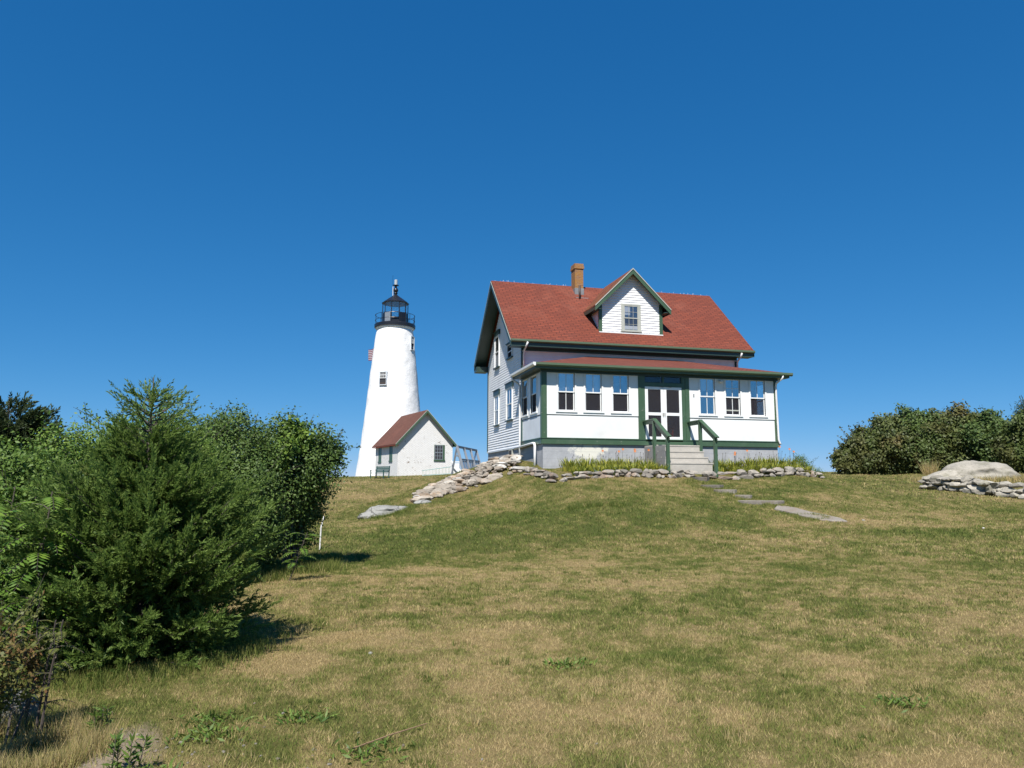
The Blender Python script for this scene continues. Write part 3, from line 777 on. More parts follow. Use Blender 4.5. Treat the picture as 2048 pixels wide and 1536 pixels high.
MB().box(-.349, 10.349, -.349, -.05, 2.795, 2.825).box(-.349, -.05, -.049, DP - .02, 2.795, 2.825).box(10.05, 10.349, -.049, DP - .02, 2.795, 2.825).build('porch_soffit', DKGREEN, H)
MB().box(-.045, W + .045, -.07, -.041, 2.70, 2.794).box(-.07, -.046, -.069, DP - .02, 2.72, 2.794).build('porch_frieze', DKGREEN, H)
# downspouts and drain
MB().tube([(.10, 2.36, 4.30), (.06, 2.40, 4.16), (.05, 2.75, 4.02), (.05, 2.84, 3.9), (.05, 2.84, 3.12)], .038).build('downspout', METAL, H, True)
MB().tube([(-.44, 2.9, 2.9), (-.42, 2.9, 2.78), (-.18, 2.86, 2.62), (-.11, 2.86, 2.5), (-.11, 2.86, .3), (-.11, 2.84, -.7)], .045).build('downspout', METAL, H, True)
MB().tube([(9.95, 2.38, 4.28), (9.95, 2.45, 4.14), (9.96, 2.75, 3.98), (10.0, 2.86, 3.88), (10.0, 2.86, 3.2)], .042).build('downspout', METAL, H, True)
MB().tube([(10.05, -.43, 2.9), (10.04, -.42, 2.78), (9.93, -.12, 2.60), (9.93, -.085, 2.45), (9.96, -.085, .3), (10.0, -.1, .16), (10.04, -.1, .12)], .042).build('downspout', METAL, H, True)
MB().tube([(-.10, 3.7, -.03), (-.10, 1.0, .06), (-.10, .72, .04), (-.11, .64, -.06), (-.12, .62, -1.0)], .05).build('drain_pipe', METAL, H, True)
# lamp and bell
l = MB().lathe([(.07, 0), (.07, .03), (.045, .04), (.045, .12), (.06, .14), (.055, .16)], (0, 0, 0), 16)
l.v = [(7.44 + p[0], -.03 - p[2], 2.60 + p[1] * 1) for p in l.v]; l.build('porch_lamp', METAL, H, True)
MB().box(6.235, 6.275, -.05, -.028, 1.95, 2.06).build('door_bell', LEAD, H)

# --- dormer
DX, DW, DY, DZE, DZA = 5.013, 1.486, 3.139, 6.158, 7.91
DSL = (DZA - DZE) / (DW + .296)
D = MB().prism([(DX - DW + .03, DY + .04, 4.9), (DX + DW - .03, DY + .04, 4.9), (DX + DW - .03, DY + .04, 6.1), (DX, DY + .04, 7.55), (DX - DW + .03, DY + .04, 6.1)], (0, 2.9, 0)).build('dormer', PLASTER, H)
zt_ = DZA - .06 - DSL * DW
m = MB(); clap(m, [(DX - DW, 5.0), (DX + DW, 5.0), (DX + DW, zt_), (DX, DZA - .07), (DX - DW, zt_)], MF(DY), .112)
m.build('dormer_wall', CLAP, D, fixn=False)
for sx, M_ in ((-1, ML(DX - DW)), (1, MR(DX + DW))):
    m = MB()
    if sx < 0: clap(m, [(-5.2, 5.0), (-DY, 5.0), (-DY, zt_), (-5.2, zt_)], M_, .112)
    else: clap(m, [(DY, 5.0), (5.2, 5.0), (5.2, zt_), (DY, zt_)], M_, .112)
    m.build('dormer_cheek', CLAP, D, fixn=False)
    x0 = DX + sx * DW
    MB().box(min(x0, x0 - sx * .13) - (.02 if sx < 0 else 0), max(x0, x0 - sx * .13) + (.02 if sx > 0 else 0), DY - .025, DY + .06, 5.07 if sx < 0 else 5.07, zt_ + .02).build('corner_board', GREEN, D)
    ex = DX + sx * (DW + .296)
    yb = 2.429 + (DZE - 4.416) / SLOPE
    t = [(ex, DY - .342, DZE), (DX, DY - .342, DZA), (DX, 6.2, DZA), (ex, yb + .05, DZE)]
    MB().add(t + [(p[0], p[1], p[2] - .05) for p in t], [(0, 1, 2, 3), (7, 6, 5, 4), (0, 4, 5, 1), (1, 5, 6, 2), (2, 6, 7, 3), (3, 7, 4, 0)]).build('dormer_roof', SHINGM if sx < 0 else SHING, D, uv=lambda p: (p[1], p[2] * 1.43))
    for nm, w0, w1, y0, y1, mt in (('rake_board', .052, .25, DY - .33, DY - .295, GREEN), ('drip_edge', -.004, .05, DY - .352, DY - .343, GREYTRIM), ('rake_soffit', .053, .075, DY - .294, DY - .02, GREEN)):
        MB().prism([(ex, y0, DZE - w0), (DX, y0, DZA - w0), (DX, y0, DZA - w1), (ex, y0, DZE - w1)], (0, y1 - y0, 0)).build(nm, mt, D)
    MB().box(min(ex, ex - sx * .03), max(ex, ex - sx * .03), DY - .29, yb + .02, DZE - .20, DZE - .05).build('dormer_fascia', DKGREEN, D)
    MB().box(min(ex - sx * .032, x0), max(ex - sx * .032, x0), DY - .29, yb, DZE - .16, DZE - .13).build('dormer_soffit', DKGREEN, D)
MB().box(DX - DW - .02, DX + DW + .02, DY - .05, DY + .01, 5.02, 5.06).build('dormer_flashing', WHITE, D)
dh_window(D, MF(DY), 4.67, 5.36, 5.16, 6.30, .115, GREYTRIM, .03, GREYTRIM, up=(3, 2), lo=(3, 2), mw=.006, glass=GLASSM, curtain=[(.05, .45, .62, .97), (.05, .95, .06, .2)], sillm=GREYTRIM)

# --- chimney and vent pipe
ch = MB().box(3.31, 3.72, 5.64, 6.18, 6.9, 8.56).build('chimney', CHIMB, H, uv=lambda p: (p[0] + p[1] * 1.001, p[2]))
MB().box(3.275, 3.755, 5.605, 6.215, 8.561, 8.69).box(3.295, 3.735, 5.625, 6.195, 8.691, 8.81).build('chimney_cap', CHIMB, ch, uv=lambda p: (p[0] + p[1] * 1.001, p[2]))
MB().box(3.29, 3.74, 5.62, 6.2, 7.0, 7.62).build('flashing', LEAD, ch)
MB().box(3.26, 3.86, 5.36, 5.599, rz(5.36) - .05, rz(5.36) + .03).build('flashing', LEAD, ch)
MB().tube([(3.42, 5.32, 6.9), (3.42, 5.32, 7.66)], .05, 10).build('vent_pipe', PIPE, H, True)
# curtain panel seen inside the porch, right-hand end
MB().box(9.80, 9.93, 1.55, 1.92, 1.1, 2.5).build('red_curtain', REDCURT, H)

# --- things on the porch
rk = root('rocking_chair', (5.55, 1.2, .15), 'red wooden chair standing inside the porch behind the right screen door', 'chair')
m = MB()
MB().box(5.3, 5.8, .95, 1.4, .50, .54).build('seat', REDW, rk)
for x in (5.3, 5.8):
    for y in (.97, 1.38): MB().beam((x, y, .16), (x, y, .75 if y < 1 else 1.25), .05, .05, (0, 1, 0)).build('leg', REDW, rk)
    MB().beam((x, .9, .77), (x, 1.4, .77), .07, .03).build('arm', REDW, rk)
for k in range(5): m.box(5.36 + k * .085, 5.40 + k * .085, 1.38, 1.40, .56, 1.25)
m.box(5.28, 5.82, 1.375, 1.405, 1.25, 1.33)
m.build('backrest', REDW, rk)

# --- steps and handrails
st = root('front_steps', (5.05, -.9, -1.0), 'pale concrete front steps leading up to the white screen doors', 'steps')
fr = [-.99, -1.27, -1.55, -1.83]; tops = [-.03, -.265, -.49, -.715]
m = MB()
for k, (y, z) in enumerate(zip(fr, tops)):
    m.box(4.10 + (.0 if k == 0 else .02 * k), 5.93 + .015 * k, y, -.05 if k == 0 else fr[k - 1] - .001, -1.3, z)
s_ = m.build('stairs', STEPC, st)
m = MB()
for k, (y, z) in enumerate(zip(fr, tops)): m.box(4.08, 5.95 + .015 * k, y - .015, (y + .05), z - .04, z + .004)
m.build('tread_nosing', STEPC, st)
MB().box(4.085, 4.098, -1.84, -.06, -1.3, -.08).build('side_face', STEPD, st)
for x, nm in ((4.08, 'green wooden handrail left of the front steps, on two posts'), (5.98, 'green wooden handrail right of the front steps, on two posts')):
    h = root('handrail', (x, -1.1, -1.0), nm, 'handrail', 'handrails of the front steps')
    ya, yb, za, zb = -.98, -2.2, .90, .16
    MB().beam((x, -.07, .93), (x, ya - .06, .93), .12, .04).build('top_rail', GREEN, h)
    MB().beam((x, -.07, .84), (x, ya, .84), .04, .13).build('side_rail', GREEN, h)
    MB().beam((x, ya - .02, za + .045), (x, yb - .05, zb + .045), .15, .04).build('sloping_rail', GREEN, h)
    MB().beam((x, ya, za - .07), (x, yb, zb - .07), .04, .14).build('sloping_side_rail', GREEN, h)
    MB().box(x - .055, x + .055, ya - .055, ya + .055, -1.3, za + .0).build('post', GREEN, h)
    MB().box(x - .055, x + .055, -2.135, -2.025, -1.4, .21).build('post', GREEN, h)

# ------------------------------------------------------------------ the lighthouse
T = 71 / 70
TX, TY = CAM[0] + (-1.585 - CAM[0]) * T, CAM[1] + (42.74 - CAM[1]) * T
def tzz(z): return CAM[2] + (z - CAM[2]) * T
LH = root('lighthouse', (TX, TY, -1.0), 'tall tapering white lighthouse tower with a black lantern on top', 'lighthouse')
def lump(a, z): return .010 * math.sin(3 * a + z * 1.3) * math.sin(z * 2.1 + a) + .022 * (float(vnoise(np.array([a * 4.0]), np.array([z * 1.6]))[0]) - .5) * 2
prof = []
keys = [(-1.6, 3.38), (-.95, 3.29), (2, 2.89), (5.4, 2.50), (8.9, 2.14), (10.5, 1.97), (12.2, 1.78), (12.62, 1.70)]
for k in range(90):
    z = -1.6 + (12.62 + 1.6) * k / 89
    for (z0, r0), (z1_, r1) in zip(keys, keys[1:]):
        if z0 <= z <= z1_ + 1e-6: r = r0 + (r1 - r0) * (z - z0) / (z1_ - z0); break
    prof.append((r, tzz(z)))
MB().lathe(prof, (TX, TY, 0), 96, rf=lump).build('tower_wall', STUCCO, LH, True)
MB().lathe([(1.69, tzz(12.4)), (1.70, tzz(12.62)), (1.80, tzz(12.70)), (1.82, tzz(12.83))], (TX, TY, 0), 64).build('cornice', WHITE, LH)
MB().lathe([(1.84, tzz(12.80)), (1.92, tzz(12.84)), (1.93, tzz(13.10)), (1.86, tzz(13.16))], (TX, TY, 0), 64).build('gallery_deck', BLACK, LH)
# gallery railing
m = MB()
for z in (13.52, 14.02):
    pts = [(TX + 1.86 * math.cos(a), TY + 1.86 * math.sin(a), tzz(z)) for a in np.linspace(0, 2 * math.pi, 49)]
    m.tube(pts, .022, 6)
for k in range(12):
    a = k * math.pi / 6 + .2
    m.tube([(TX + 1.86 * math.cos(a), TY + 1.86 * math.sin(a), tzz(13.1)), (TX + 1.86 * math.cos(a), TY + 1.86 * math.sin(a), tzz(14.02))], .022, 6)
m.build('gallery_railing', BLACK, LH)
# ten-sided lantern; one face turned to the viewer
ph = math.atan2(CAM[1] - TY, CAM[0] - TX) + .02
RL = 1.19
def corner(k, r): a = ph + math.pi / 10 + k * math.pi / 5; return (TX + r * math.cos(a), TY + r * math.sin(a))
for k in range(10):
    c0, c1 = corner(k - 1, RL), corner(k, RL)
    i0, i1 = corner(k - 1, RL - .05), corner(k, RL - .05)
    zlo, zhi = tzz(13.12), tzz(14.22)
    q = lambda z0, z1, mt, nm: MB().hexa([c0 + (z0,), c1 + (z0,), i1 + (z0,), i0 + (z0,), c0 + (z1,), c1 + (z1,), i1 + (z1,), i0 + (z1,)]).build(nm, mt, LH)
    if k == 0: q(zlo, tzz(13.5), BLACK, 'parapet_panel'); q(tzz(14.16), zhi, BLACK, 'parapet_panel')
    elif k == 9: q(zlo, zhi, BLACK, 'parapet_panel')
    else: q(zlo, zhi, BLACK, 'parapet_panel')
    q2 = MB().hexa([c0 + (tzz(14.25),), c1 + (tzz(14.25),), i1 + (tzz(14.25),), i0 + (tzz(14.25),), c0 + (tzz(15.2),), c1 + (tzz(15.2),), i1 + (tzz(15.2),), i0 + (tzz(15.2),)])
    q2.build('lantern_glass', GLASSW, LH)
    MB().tube([c1 + (tzz(13.1),), c1 + (tzz(15.25),)], .035, 6).build('lantern_post', BLACK, LH)
# open door leaf of the lantern, pale
va = corner(-1, RL + .03); vb = corner(0, RL + .03)
dl = MB()
c0, c1 = corner(8, RL + .04), corner(9, RL + .04)
e0 = (c0[0] * .12 + c1[0] * .88, c0[1] * .12 + c1[1] * .88); e1 = (c0[0] * .95 + c1[0] * .05, c0[1] * .95 + c1[1] * .05)
dl.add([e1 + (tzz(13.32),), e0 + (tzz(13.32),), e0 + (tzz(14.16),), e1 + (tzz(14.16),)], [(0, 1, 2, 3)])
s2 = MB().prism([e1 + (tzz(13.32),), e0 + (tzz(13.32),), e0 + (tzz(14.16),), e1 + (tzz(14.16),)], ((e0[0] - TX) * .02, (e0[1] - TY) * .02, 0))
s2.build('lantern_door', FRAMEG, LH)
MB().lathe([(RL + .09, tzz(15.16)), (RL + .10, tzz(15.24)), (.75, tzz(15.62)), (.22, tzz(15.98)), (.16, tzz(16.05))], (TX, TY, 0), 10, ph + math.pi / 10).build('lantern_roof', BLACK, LH)
MB().lathe([(.14, 15.98), (.14, 16.2), (.2, 16.22), (.2, 16.27), (.12, 16.3), (.17, 16.36), (.235, 16.5), (.235, 16.58), (.17, 16.72), (.1, 16.78), (.1, 16.98), (.28, 17.0), (.28, 17.05), (.1, 17.06)], (TX, TY, .2), 20).build('vent_ball', BLACK, LH, True)
MB().lathe([(.15, 17.06), (.15, 17.54), (.12, 17.57)], (TX, TY, .2), 16).build('beacon', BEACON, LH)
MB().tube([(TX - .27, TY, 16.2), (TX - .27, TY, 17.1)], .03, 6).build('beacon_cable_pipe', METAL, LH)
MB().tube([(TX - .3, TY, 17.1), (TX - .3, TY, 18.2)], .012, 5).build('antenna', BLACK, LH)
MB().lathe([(.3, 13.2), (.3, 14.0), (.42, 14.2), (.42, 15.0), (.2, 15.1)], (TX, TY, .2), 16).build('lens', GLASSW, LH, True)
# tower windows, set into the curved wall
def tower_window(az, zc, w, h, r, op):
    o = Vector((TX + r * math.cos(az), TY + r * math.sin(az), 0)); nn = Vector((math.cos(az), math.sin(az), 0)); tt = Vector((-math.sin(az), math.cos(az), 0))
    M = lambda u, n, v: tuple(o + tt * u + nn * n + Vector((0, 0, v)))
    f = MB().box(-w / 2 - .06, w / 2 + .06, -.5, .05, zc - h / 2 - .06, zc - h / 2, M).box(-w / 2 - .06, w / 2 + .06, -.5, .02, zc + h / 2, zc + h / 2 + .06, M)
    f.box(-w / 2 - .06, -w / 2, -.5, .02, zc - h / 2, zc + h / 2, M).box(w / 2, w / 2 + .06, -.5, .02, zc - h / 2, zc + h / 2, M)
    win = f.build('window', GREYP, LH)
    MB().box(-w / 2, w / 2, -.08, -.075, zc - h / 2, zc + h / 2, M).build('room_shade_sheet', DARKIN, win)  # dark sheet stands in for the unlit inside of the tower
    s = MB()
    z0 = zc + .02
    for i in range(4): x = -w / 2 + .03 + (w - .06) * i / 3; s.box(x - .022, x + .022, -.03, .0, z0, zc + h / 2, M)
    for i in range(3): z = z0 + (zc + h / 2 - z0) * i / 2; s.box(-w / 2, w / 2, -.029, -.001, z - .022, z + .022, M)
    s.build('upper_sash', WHITE, win)
    MB().box(-w / 2, w / 2, -.07, -.04, zc - h / 2 + .05, zc - h / 2 + .2, M).build('lower_sash', PIPE, win)
    return win
va = math.atan2(CAM[1] - TY, CAM[0] - TX)
tower_window(va - .42, 7.95, .62, 1.15, 2.40, True)
tower_window(va + 1.0, 11.45, .5, 1.2, 1.99, True)

fp = at(745, 698, 75)
fl = root('flag', (fp[0] + 1.2, fp[1], -1.0), 'striped flag flying from a pole behind the lighthouse tower', 'flag')
MB().tube([(fp[0] + 1.2, fp[1], -1.6), (fp[0] + 1.2, fp[1], tzz(11.9) + .4)], .05, 8).build('flag_pole', METAL, fl)
FR = paint('flag_red', (.17, .02, .045), .8); FW = paint('flag_white', (.42, .42, .45), .8); FBL = paint('flag_blue', (.03, .04, .18), .8)
def flag_pt(u, v):   # u along fly to the left, v down
    return (fp[0] + 1.18 - u * .95, fp[1] + .12 * math.sin(u * 5 + v), tzz(11.9) - v - .30 * u - .05 * math.sin(u * 6))
for k in range(13):
    m = MB(); vs = []; fs = []
    n = 10
    for i in range(n + 1):
        u = 1.65 * i / n
        vs += [flag_pt(u, k * .085), flag_pt(u, k * .085 + .085)]
    fs = [(2 * i, 2 * i + 2, 2 * i + 3, 2 * i + 1) for i in range(n)]
    m.add(vs, fs).build('flag_stripe', FR if k % 2 == 0 else FW, fl, True, fixn=False)
m = MB(); vs = []
for i in range(6):
    u = .7 * i / 5
    a_, b_ = flag_pt(u, -.002), flag_pt(u, .6)
    vs += [(a_[0], a_[1] - .008, a_[2]), (b_[0], b_[1] - .008, b_[2])]
m.add(vs, [(2 * i, 2 * i + 2, 2 * i + 3, 2 * i + 1) for i in range(5)]).build('flag_canton', FBL, fl, True, fixn=False)

# ------------------------------------------------------------------ brick oil house beside the tower (local frame: x along gable, y depth)
SA = R_(12)
RS = 59.
p0 = at(794.5, 951.5, RS); zb_ = -1.0
sh = empty('oil_house', (p0[0], p0[1], zb_), 'small whitewashed brick shed with brown shingle roof beside the lighthouse', 'shed', rz=SA)
gw, dpth = 4.55, 6.1
ez = CAM[2] + (1.86 - CAM[2]) * RS / 62 - zb_
az_ = CAM[2] + (4.42 - CAM[2]) * RS / 62 - zb_
def bl(mb, nm, mt, par=sh, **k): return mb.build(nm, mt, par, local=True, **k)
ssl = (az_ - ez) / (gw / 2)
bl(MB().prism([(0, 0, -.8), (gw, 0, -.8), (gw, 0, ez), (gw / 2, 0, az_), (0, 0, ez)], (0, dpth, 0)), 'brick_wall', SHEDB, uv=lambda p: (p[0] + p[1] * 1.003, p[2]))
ov = .28
for sx in (0, 1):
    ex = -ov if sx == 0 else gw + ov; ezz = ez - ov * ssl
    t = [(ex, -.3, ezz + .1), (gw / 2, -.3, az_ + .1), (gw / 2, dpth + .2, az_ + .1), (ex, dpth + .2, ezz + .1)]
    bl(MB().add(t + [(p[0], p[1], p[2] - .07) for p in t], [(0, 1, 2, 3), (7, 6, 5, 4), (0, 4, 5, 1), (1, 5, 6, 2), (2, 6, 7, 3), (3, 7, 4, 0)]), 'shed_roof', SHINGB, uv=lambda p: (p[1], p[2] * 1.3))
    bl(MB().prism([(ex, -.31, ezz + .03), (gw / 2, -.31, az_ + .03), (gw / 2, -.31, az_ - .15), (ex, -.31, ezz - .15)], (0, .035, 0)), 'rake_board', GREEN)
    bl(MB().prism([(ex, -.318, ezz + .105), (gw / 2, -.318, az_ + .105), (gw / 2, -.318, az_ + .055), (ex, -.318, ezz + .055)], (0, .017, 0)), 'drip_edge', GREYTRIM)
    xi = 0 if sx == 0 else gw
    bl(MB().box(min(ex, xi), max(ex, xi), -.27, dpth + .1, ezz - .02, ezz + .02), 'eave_soffit', REDCURT if sx == 0 else GREEN)
k_ = RS / 62
wx0, wx1, wz0, wz1 = 3.02, 3.72, CAM[2] + (.42 - CAM[2]) * k_ - zb_, CAM[2] + (1.62 - CAM[2]) * k_ - zb_
f = MB().box(wx0 - .03, wx0, -.015, .06, wz0, wz1).box(wx1, wx1 + .16, -.015, .06, wz0, wz1).box(wx0 - .03, wx1 + .16, -.015, .06, wz1, wz1 + .03).box(wx0 - .06, wx1 + .18, -.06, .06, wz0 - .12, wz0)
w_ = bl(f, 'window', GREEN)
bl(MB().box(wx0, wx1, -.006, -.002, wz0, wz1), 'room_shade_sheet', DARKIN, w_)  # dark sheet on the brick paints the shed's unlit inside
s = MB()
for i in range(4): x = wx0 + .03 + (wx1 - wx0 - .06) * i / 3; s.box(x - .02, x + .02, -.02, -.008, wz0, wz1)
for i in range(5): z = wz0 + .03 + (wz1 - wz0 - .06) * i / 4; s.box(wx0, wx1, -.019, -.0085, z - (.035 if i == 2 else .02), z + (.035 if i == 2 else .02))
bl(s, 'sash', FRAMEG, w_)
for yc in (1.75, 4.75):
    z0, z1 = wz0 - .08, ez - .12
    f = MB().box(-.02, .05, yc - .4, yc - .28, z0, z1).box(-.02, .05, yc + .28, yc + .4, z0, z1).box(-.06, .05, yc - .45, yc + .45, z0 - .1, z0)
    w_ = bl(f, 'window', GREEN)
    bl(MB().box(-.006, -.002, yc - .28, yc + .28, z0, z1), 'shutter', GREEN, w_)

# bench
b0 = at(745, 952, 56); b1 = at(773, 951, 56)
gb = gz((b0[0] + b1[0]) / 2, (b0[1] + b1[1]) / 2)
bn = empty('garden_bench', ((b0[0] + b1[0]) / 2, (b0[1] + b1[1]) / 2, gb), 'dark green wooden bench on the grass beside the brick shed', 'bench', rz=R_(-50))
def bb(mb, nm): return mb.build(nm, BENCHG, bn, local=True)
m = MB()
for k in range(5): m.box(-.65, .65, -.25 + k * .1, -.17 + k * .1, .40, .43)
bb(m, 'seat')
m = MB()
for k in range(4): m.beam((-.65, .28 + k * .02, .52 + k * .11), (.65, .28 + k * .02, .52 + k * .11), .02, .09)
bb(m, 'backrest')
for x in (-.65, .65):
    bb(MB().beam((x, -.25, 0), (x, -.25, .62), .06, .06, (0, 1, 0)), 'leg'); bb(MB().beam((x, .27, 0), (x, .36, .92), .06, .06, (0, 1, 0)), 'leg')
    bb(MB().box(x - .035, x + .035, -.3, .3, .62, .65), 'armrest')

# ladder lying on edge along the shed
l0 = at(844, 951, 57); l1 = at(903, 946, 56.6)
la = root('ladder', tuple(l0), 'old pale green wooden ladder lying on edge in front of the brick shed', 'ladder')
a_, b_ = Vector((l0[0], l0[1], gz(l0[0], l0[1]) + .03)), Vector((l1[0], l1[1], gz(l1[0], l1[1]) + .1))
upz = Vector((0, .12, .36)); up2 = Vector((0, .12, .50))
MB().beam(a_, b_, .05, .06).build('side_rail', LADG, la); MB().beam(a_ + upz, b_ + up2, .05, .06).build('side_rail', LADG, la)
m = MB()
for k in range(9):
    t = (k + .3) / 9; p = a_.lerp(b_, t); q = (a_ + upz).lerp(b_ + up2, t); m.beam(p, q, .03, .09, (1, 0, 0))
m.build('rung', GREYTRIM, la)

# tilted rack of old window frames
RRK = 46
def rp(px, py, R=RRK): return Vector(at(px, py, R))
rk = root('frame_rack', tuple(rp(930, 950)), 'tall grey rack of leaning wooden frames behind the rubble bank', 'rack')
A0, A1 = rp(914, 893), rp(953, 901, 49.5)      # top rail
B0, B1 = rp(932, 960, 45.8), rp(968, 958, 49.2)    # foot of the leaning panel, nearer
C0, C1 = rp(903, 952, 46.3), rp(940, 952, 49.8)
m = MB().beam(A0, A1, .10, .13).beam(B0, B1, .08, .10).beam(A0.lerp(B0, .38), A1.lerp(B1, .38), .07, .08)
m.build('cross_bar', FRAMEG, rk)
for t in (0, .34, .67, 1):
    MB().beam(A0.lerp(A1, t), B0.lerp(B1, t), .07, .16 if t in (0,) else .13, (1, 0, 0)).build('upright', FRAMEG, rk)
MB().beam(A0, C0, .07, .1, (1, 0, 0)).build('back_strut', FRAMEG, rk); MB().beam(A1, C1, .07, .1, (1, 0, 0)).build('back_strut', FRAMEG, rk)
MB().beam(A0.lerp(C0, .3), A0.lerp(B0, .3), .04, .1).build('brace', FRAMEG, rk)
for i in range(3):
    t0, t1 = (.05, .38, .71)[i], (.30, .63, .96)[i]
    p = lambda t, s: A0.lerp(A1, t).lerp(B0.lerp(B1, t), s)
    if i: MB().add([p(t0, .05), p(t1, .05), p(t1, .36), p(t0, .36)], [(0, 1, 2, 3)]).build('pane', GLASS, rk)
    f = MB().beam(p(t0, .42), p(t0, .97), .03, .07).beam(p(t1, .42), p(t1, .97), .03, .07).beam(p((t0 + t1) / 2, .42), p((t0 + t1) / 2, .97), .03, .05)
    f.beam(p(t0, .43), p(t1, .43), .03, .08).beam(p(t0, .70), p(t1, .70), .03, .09).beam(p(t0, .97), p(t1, .97), .03, .08)
    fo = f.build('window_frame', FRAMEG, rk)
    off = (Vector((.0, .05, -.03)))
    MB().add([p(t0, .43) + off, p(t1, .43) + off, p(t1, .97) + off, p(t0, .97) + off], [(0, 1, 2, 3)]).build('pane', glassy('rack_glass', .25, (.35, .42, .5)), fo)
# white sawhorse with plank
s0 = at(906, 948, 50); sg = gz(s0[0], s0[1])
sw = root('sawhorse', (s0[0], s0[1], sg), 'white painted sawhorse with a plank leaning on it, beside the shed corner', 'sawhorse')
x, y = s0[0], s0[1]
MB().box(x - .1, x + .5, y - .05, y + .05, sg + .85, sg + .92).build('top_beam', WHITE, sw)
for dx in (-.05, .45):
    MB().beam((x + dx, y, sg + .9), (x + dx - .05, y - .3, sg - .1), .06, .06).build('leg', FRAMEG, sw); MB().beam((x + dx, y, sg + .9), (x + dx + .05, y + .3, sg - .1), .06, .06).build('leg', FRAMEG, sw)
MB().box(x, x + .4, y - .02, y + .02, sg + .1, sg + .8).build('panel', WHITE, sw)
MB().beam((x - .2, y - .3, sg + .95), (x + .55, y - .35, sg + .2), .04, .1).build('plank', WHITE, sw)

# ------------------------------------------------------------------ stones
_ico = None
def ico(sub):
    bm = bmesh.new(); bmesh.ops.create_icosphere(bm, subdivisions=sub, radius=1)
    v = np.array([p.co[:] for p in bm.verts]); f = [tuple(q.index for q in p.verts) for p in bm.faces]; bm.free(); return v, f
ICO = {k: ico(k) for k in (2, 3, 5)}
def stone(mb, c, s, rz_, seed, sub=2, planes=12, tilt=.22):
    r = np.random.RandomState(seed); v, f = ICO[sub]; v = v.copy()
    for _ in range(planes):
        n = r.normal(size=3); n[2] *= .7; n /= np.linalg.norm(n); d = r.uniform(.5, .82)
        e = v @ n - d; v -= np.clip(e, 0, None)[:, None] * n
    v += r.normal(size=v.shape) * .018
    v *= np.array(s) / 2 / .8
    t = r.uniform(-tilt, tilt); v = v @ np.array([[1, 0, 0], [0, math.cos(t), -math.sin(t)], [0, math.sin(t), math.cos(t)]])
    ca, sa = math.cos(rz_), math.sin(rz_); v = v @ np.array([[ca, sa, 0], [-sa, ca, 0], [0, 0, 1]])
    mb.add(v + np.array(c), f); return mb
rnd = random.Random(11)
# rubble bank left of the house
rb = root('rubble_wall', tuple(at(930, 975, 27.8)), 'tumbled bank of whitish rubble stones running downhill from the left house corner', 'stone wall')
top = [np.array(at(*q)) for q in ((1030, 912, 29.7), (1000, 922, 29.3), (960, 935, 28.8), (900, 955, 28.0), (862, 974, 27.4), (838, 987, 26.9))]
foot = [np.array(at(*q)) for q in ((1042, 946, 28.0), (1010, 962, 27.7), (965, 977, 27.3), (903, 992, 26.8), (862, 1001, 26.3), (830, 1004, 26.1))]
rest = MB()
for k in range(430):
    t = rnd.random() ** .9 * 4.999; i = int(t); f_ = t - i; s = rnd.uniform(-.08, 1.05)
    a = top[i] * (1 - f_) + top[i + 1] * f_; b = foot[i] * (1 - f_) + foot[i + 1] * f_; p = a * (1 - s) + b * s
    g_ = gz(p[0], p[1])
    small = k >= 100
    big = rnd.uniform(.09, .2) if small else rnd.uniform(.22, .46)
    if s < .25 and t > 1.5: big *= .85
    p[2] = g_ + big * .14 + ((.12 if small else .05) + .10 * max(0, 1 - t / 2.2)) * max(0, 1 - abs(s - .35) * 1.3)
    mat_ = RK_LIME if (t < 1.2 and rnd.random() < .45) or rnd.random() < .10 else RK_WALL
    if small: stone(rest, p, (big * rnd.uniform(1, 1.5), big, big * rnd.uniform(.5, .8)), rnd.uniform(-1, 1), 300 + k)
    else: stone(MB(), p, (big * rnd.uniform(1, 1.7), big * rnd.uniform(.7, 1.1), big * rnd.uniform(.38, .62)), rnd.uniform(-.6, .4), 300 + k, tilt=.5).build('stone', mat_, rb)
tag(rest.build('small_stones', RK_WALL, rb), kind='stuff')
# low border of flat stones round the flower bed
def border(name, pts, nst, label, seed, sz=(.34, .26, .14)):
    P_ = [np.array(p) for p in pts]; seg = [np.linalg.norm(b[:2] - a[:2]) for a, b in zip(P_, P_[1:])]; Lt = sum(seg)
    o = root(name, tuple(P_[len(P_) // 2]), label, 'stone border'); r = random.Random(seed)
    for course in range(2):
        s = r.uniform(0, .1)
        while s < Lt:
            i = 0; q = s
            while i < len(seg) - 1 and q > seg[i]: q -= seg[i]; i += 1
            f_ = min(1, q / seg[i]); p = P_[i] * (1 - f_) + P_[i + 1] * f_
            d = P_[i + 1] - P_[i]; w = r.uniform(.5, 1.7) * sz[0]
            z = gz(p[0], p[1]) + .04 + course * sz[2] * 1.05 + r.uniform(-.02, .03)
            stone(MB(), (p[0] + r.uniform(-.04, .04), p[1] + .05 + course * .07 + r.uniform(-.04, .04), z), (w, sz[1] * r.uniform(.8, 1.3), sz[2] * r.uniform(.55, 1.6)), math.atan2(d[1], d[0]) + r.uniform(-.25, .25), seed * 1000 + int(s * 100) + course).build('stone', RK_FLAT, o)
            s += w * .86
    return o
bL = [at_y(1056, 940, -.75), at_y(1085, 955, -1.6), at_y(1108, 966, -2.45), at_y(1160, 961, -2.5), at_y(1250, 955, -2.5), at_y(1340, 953, -2.5), at_y(1392, 950, -2.5)]
bR = [at_y(1422, 951, -2.45), at_y(1500, 954, -2.45), at_y(1580, 954, -2.4), at_y(1648, 953, -2.0)]
border('stone_border', bL, 0, 'low border of flat brown stones edging the flower bed left of the steps', 3)
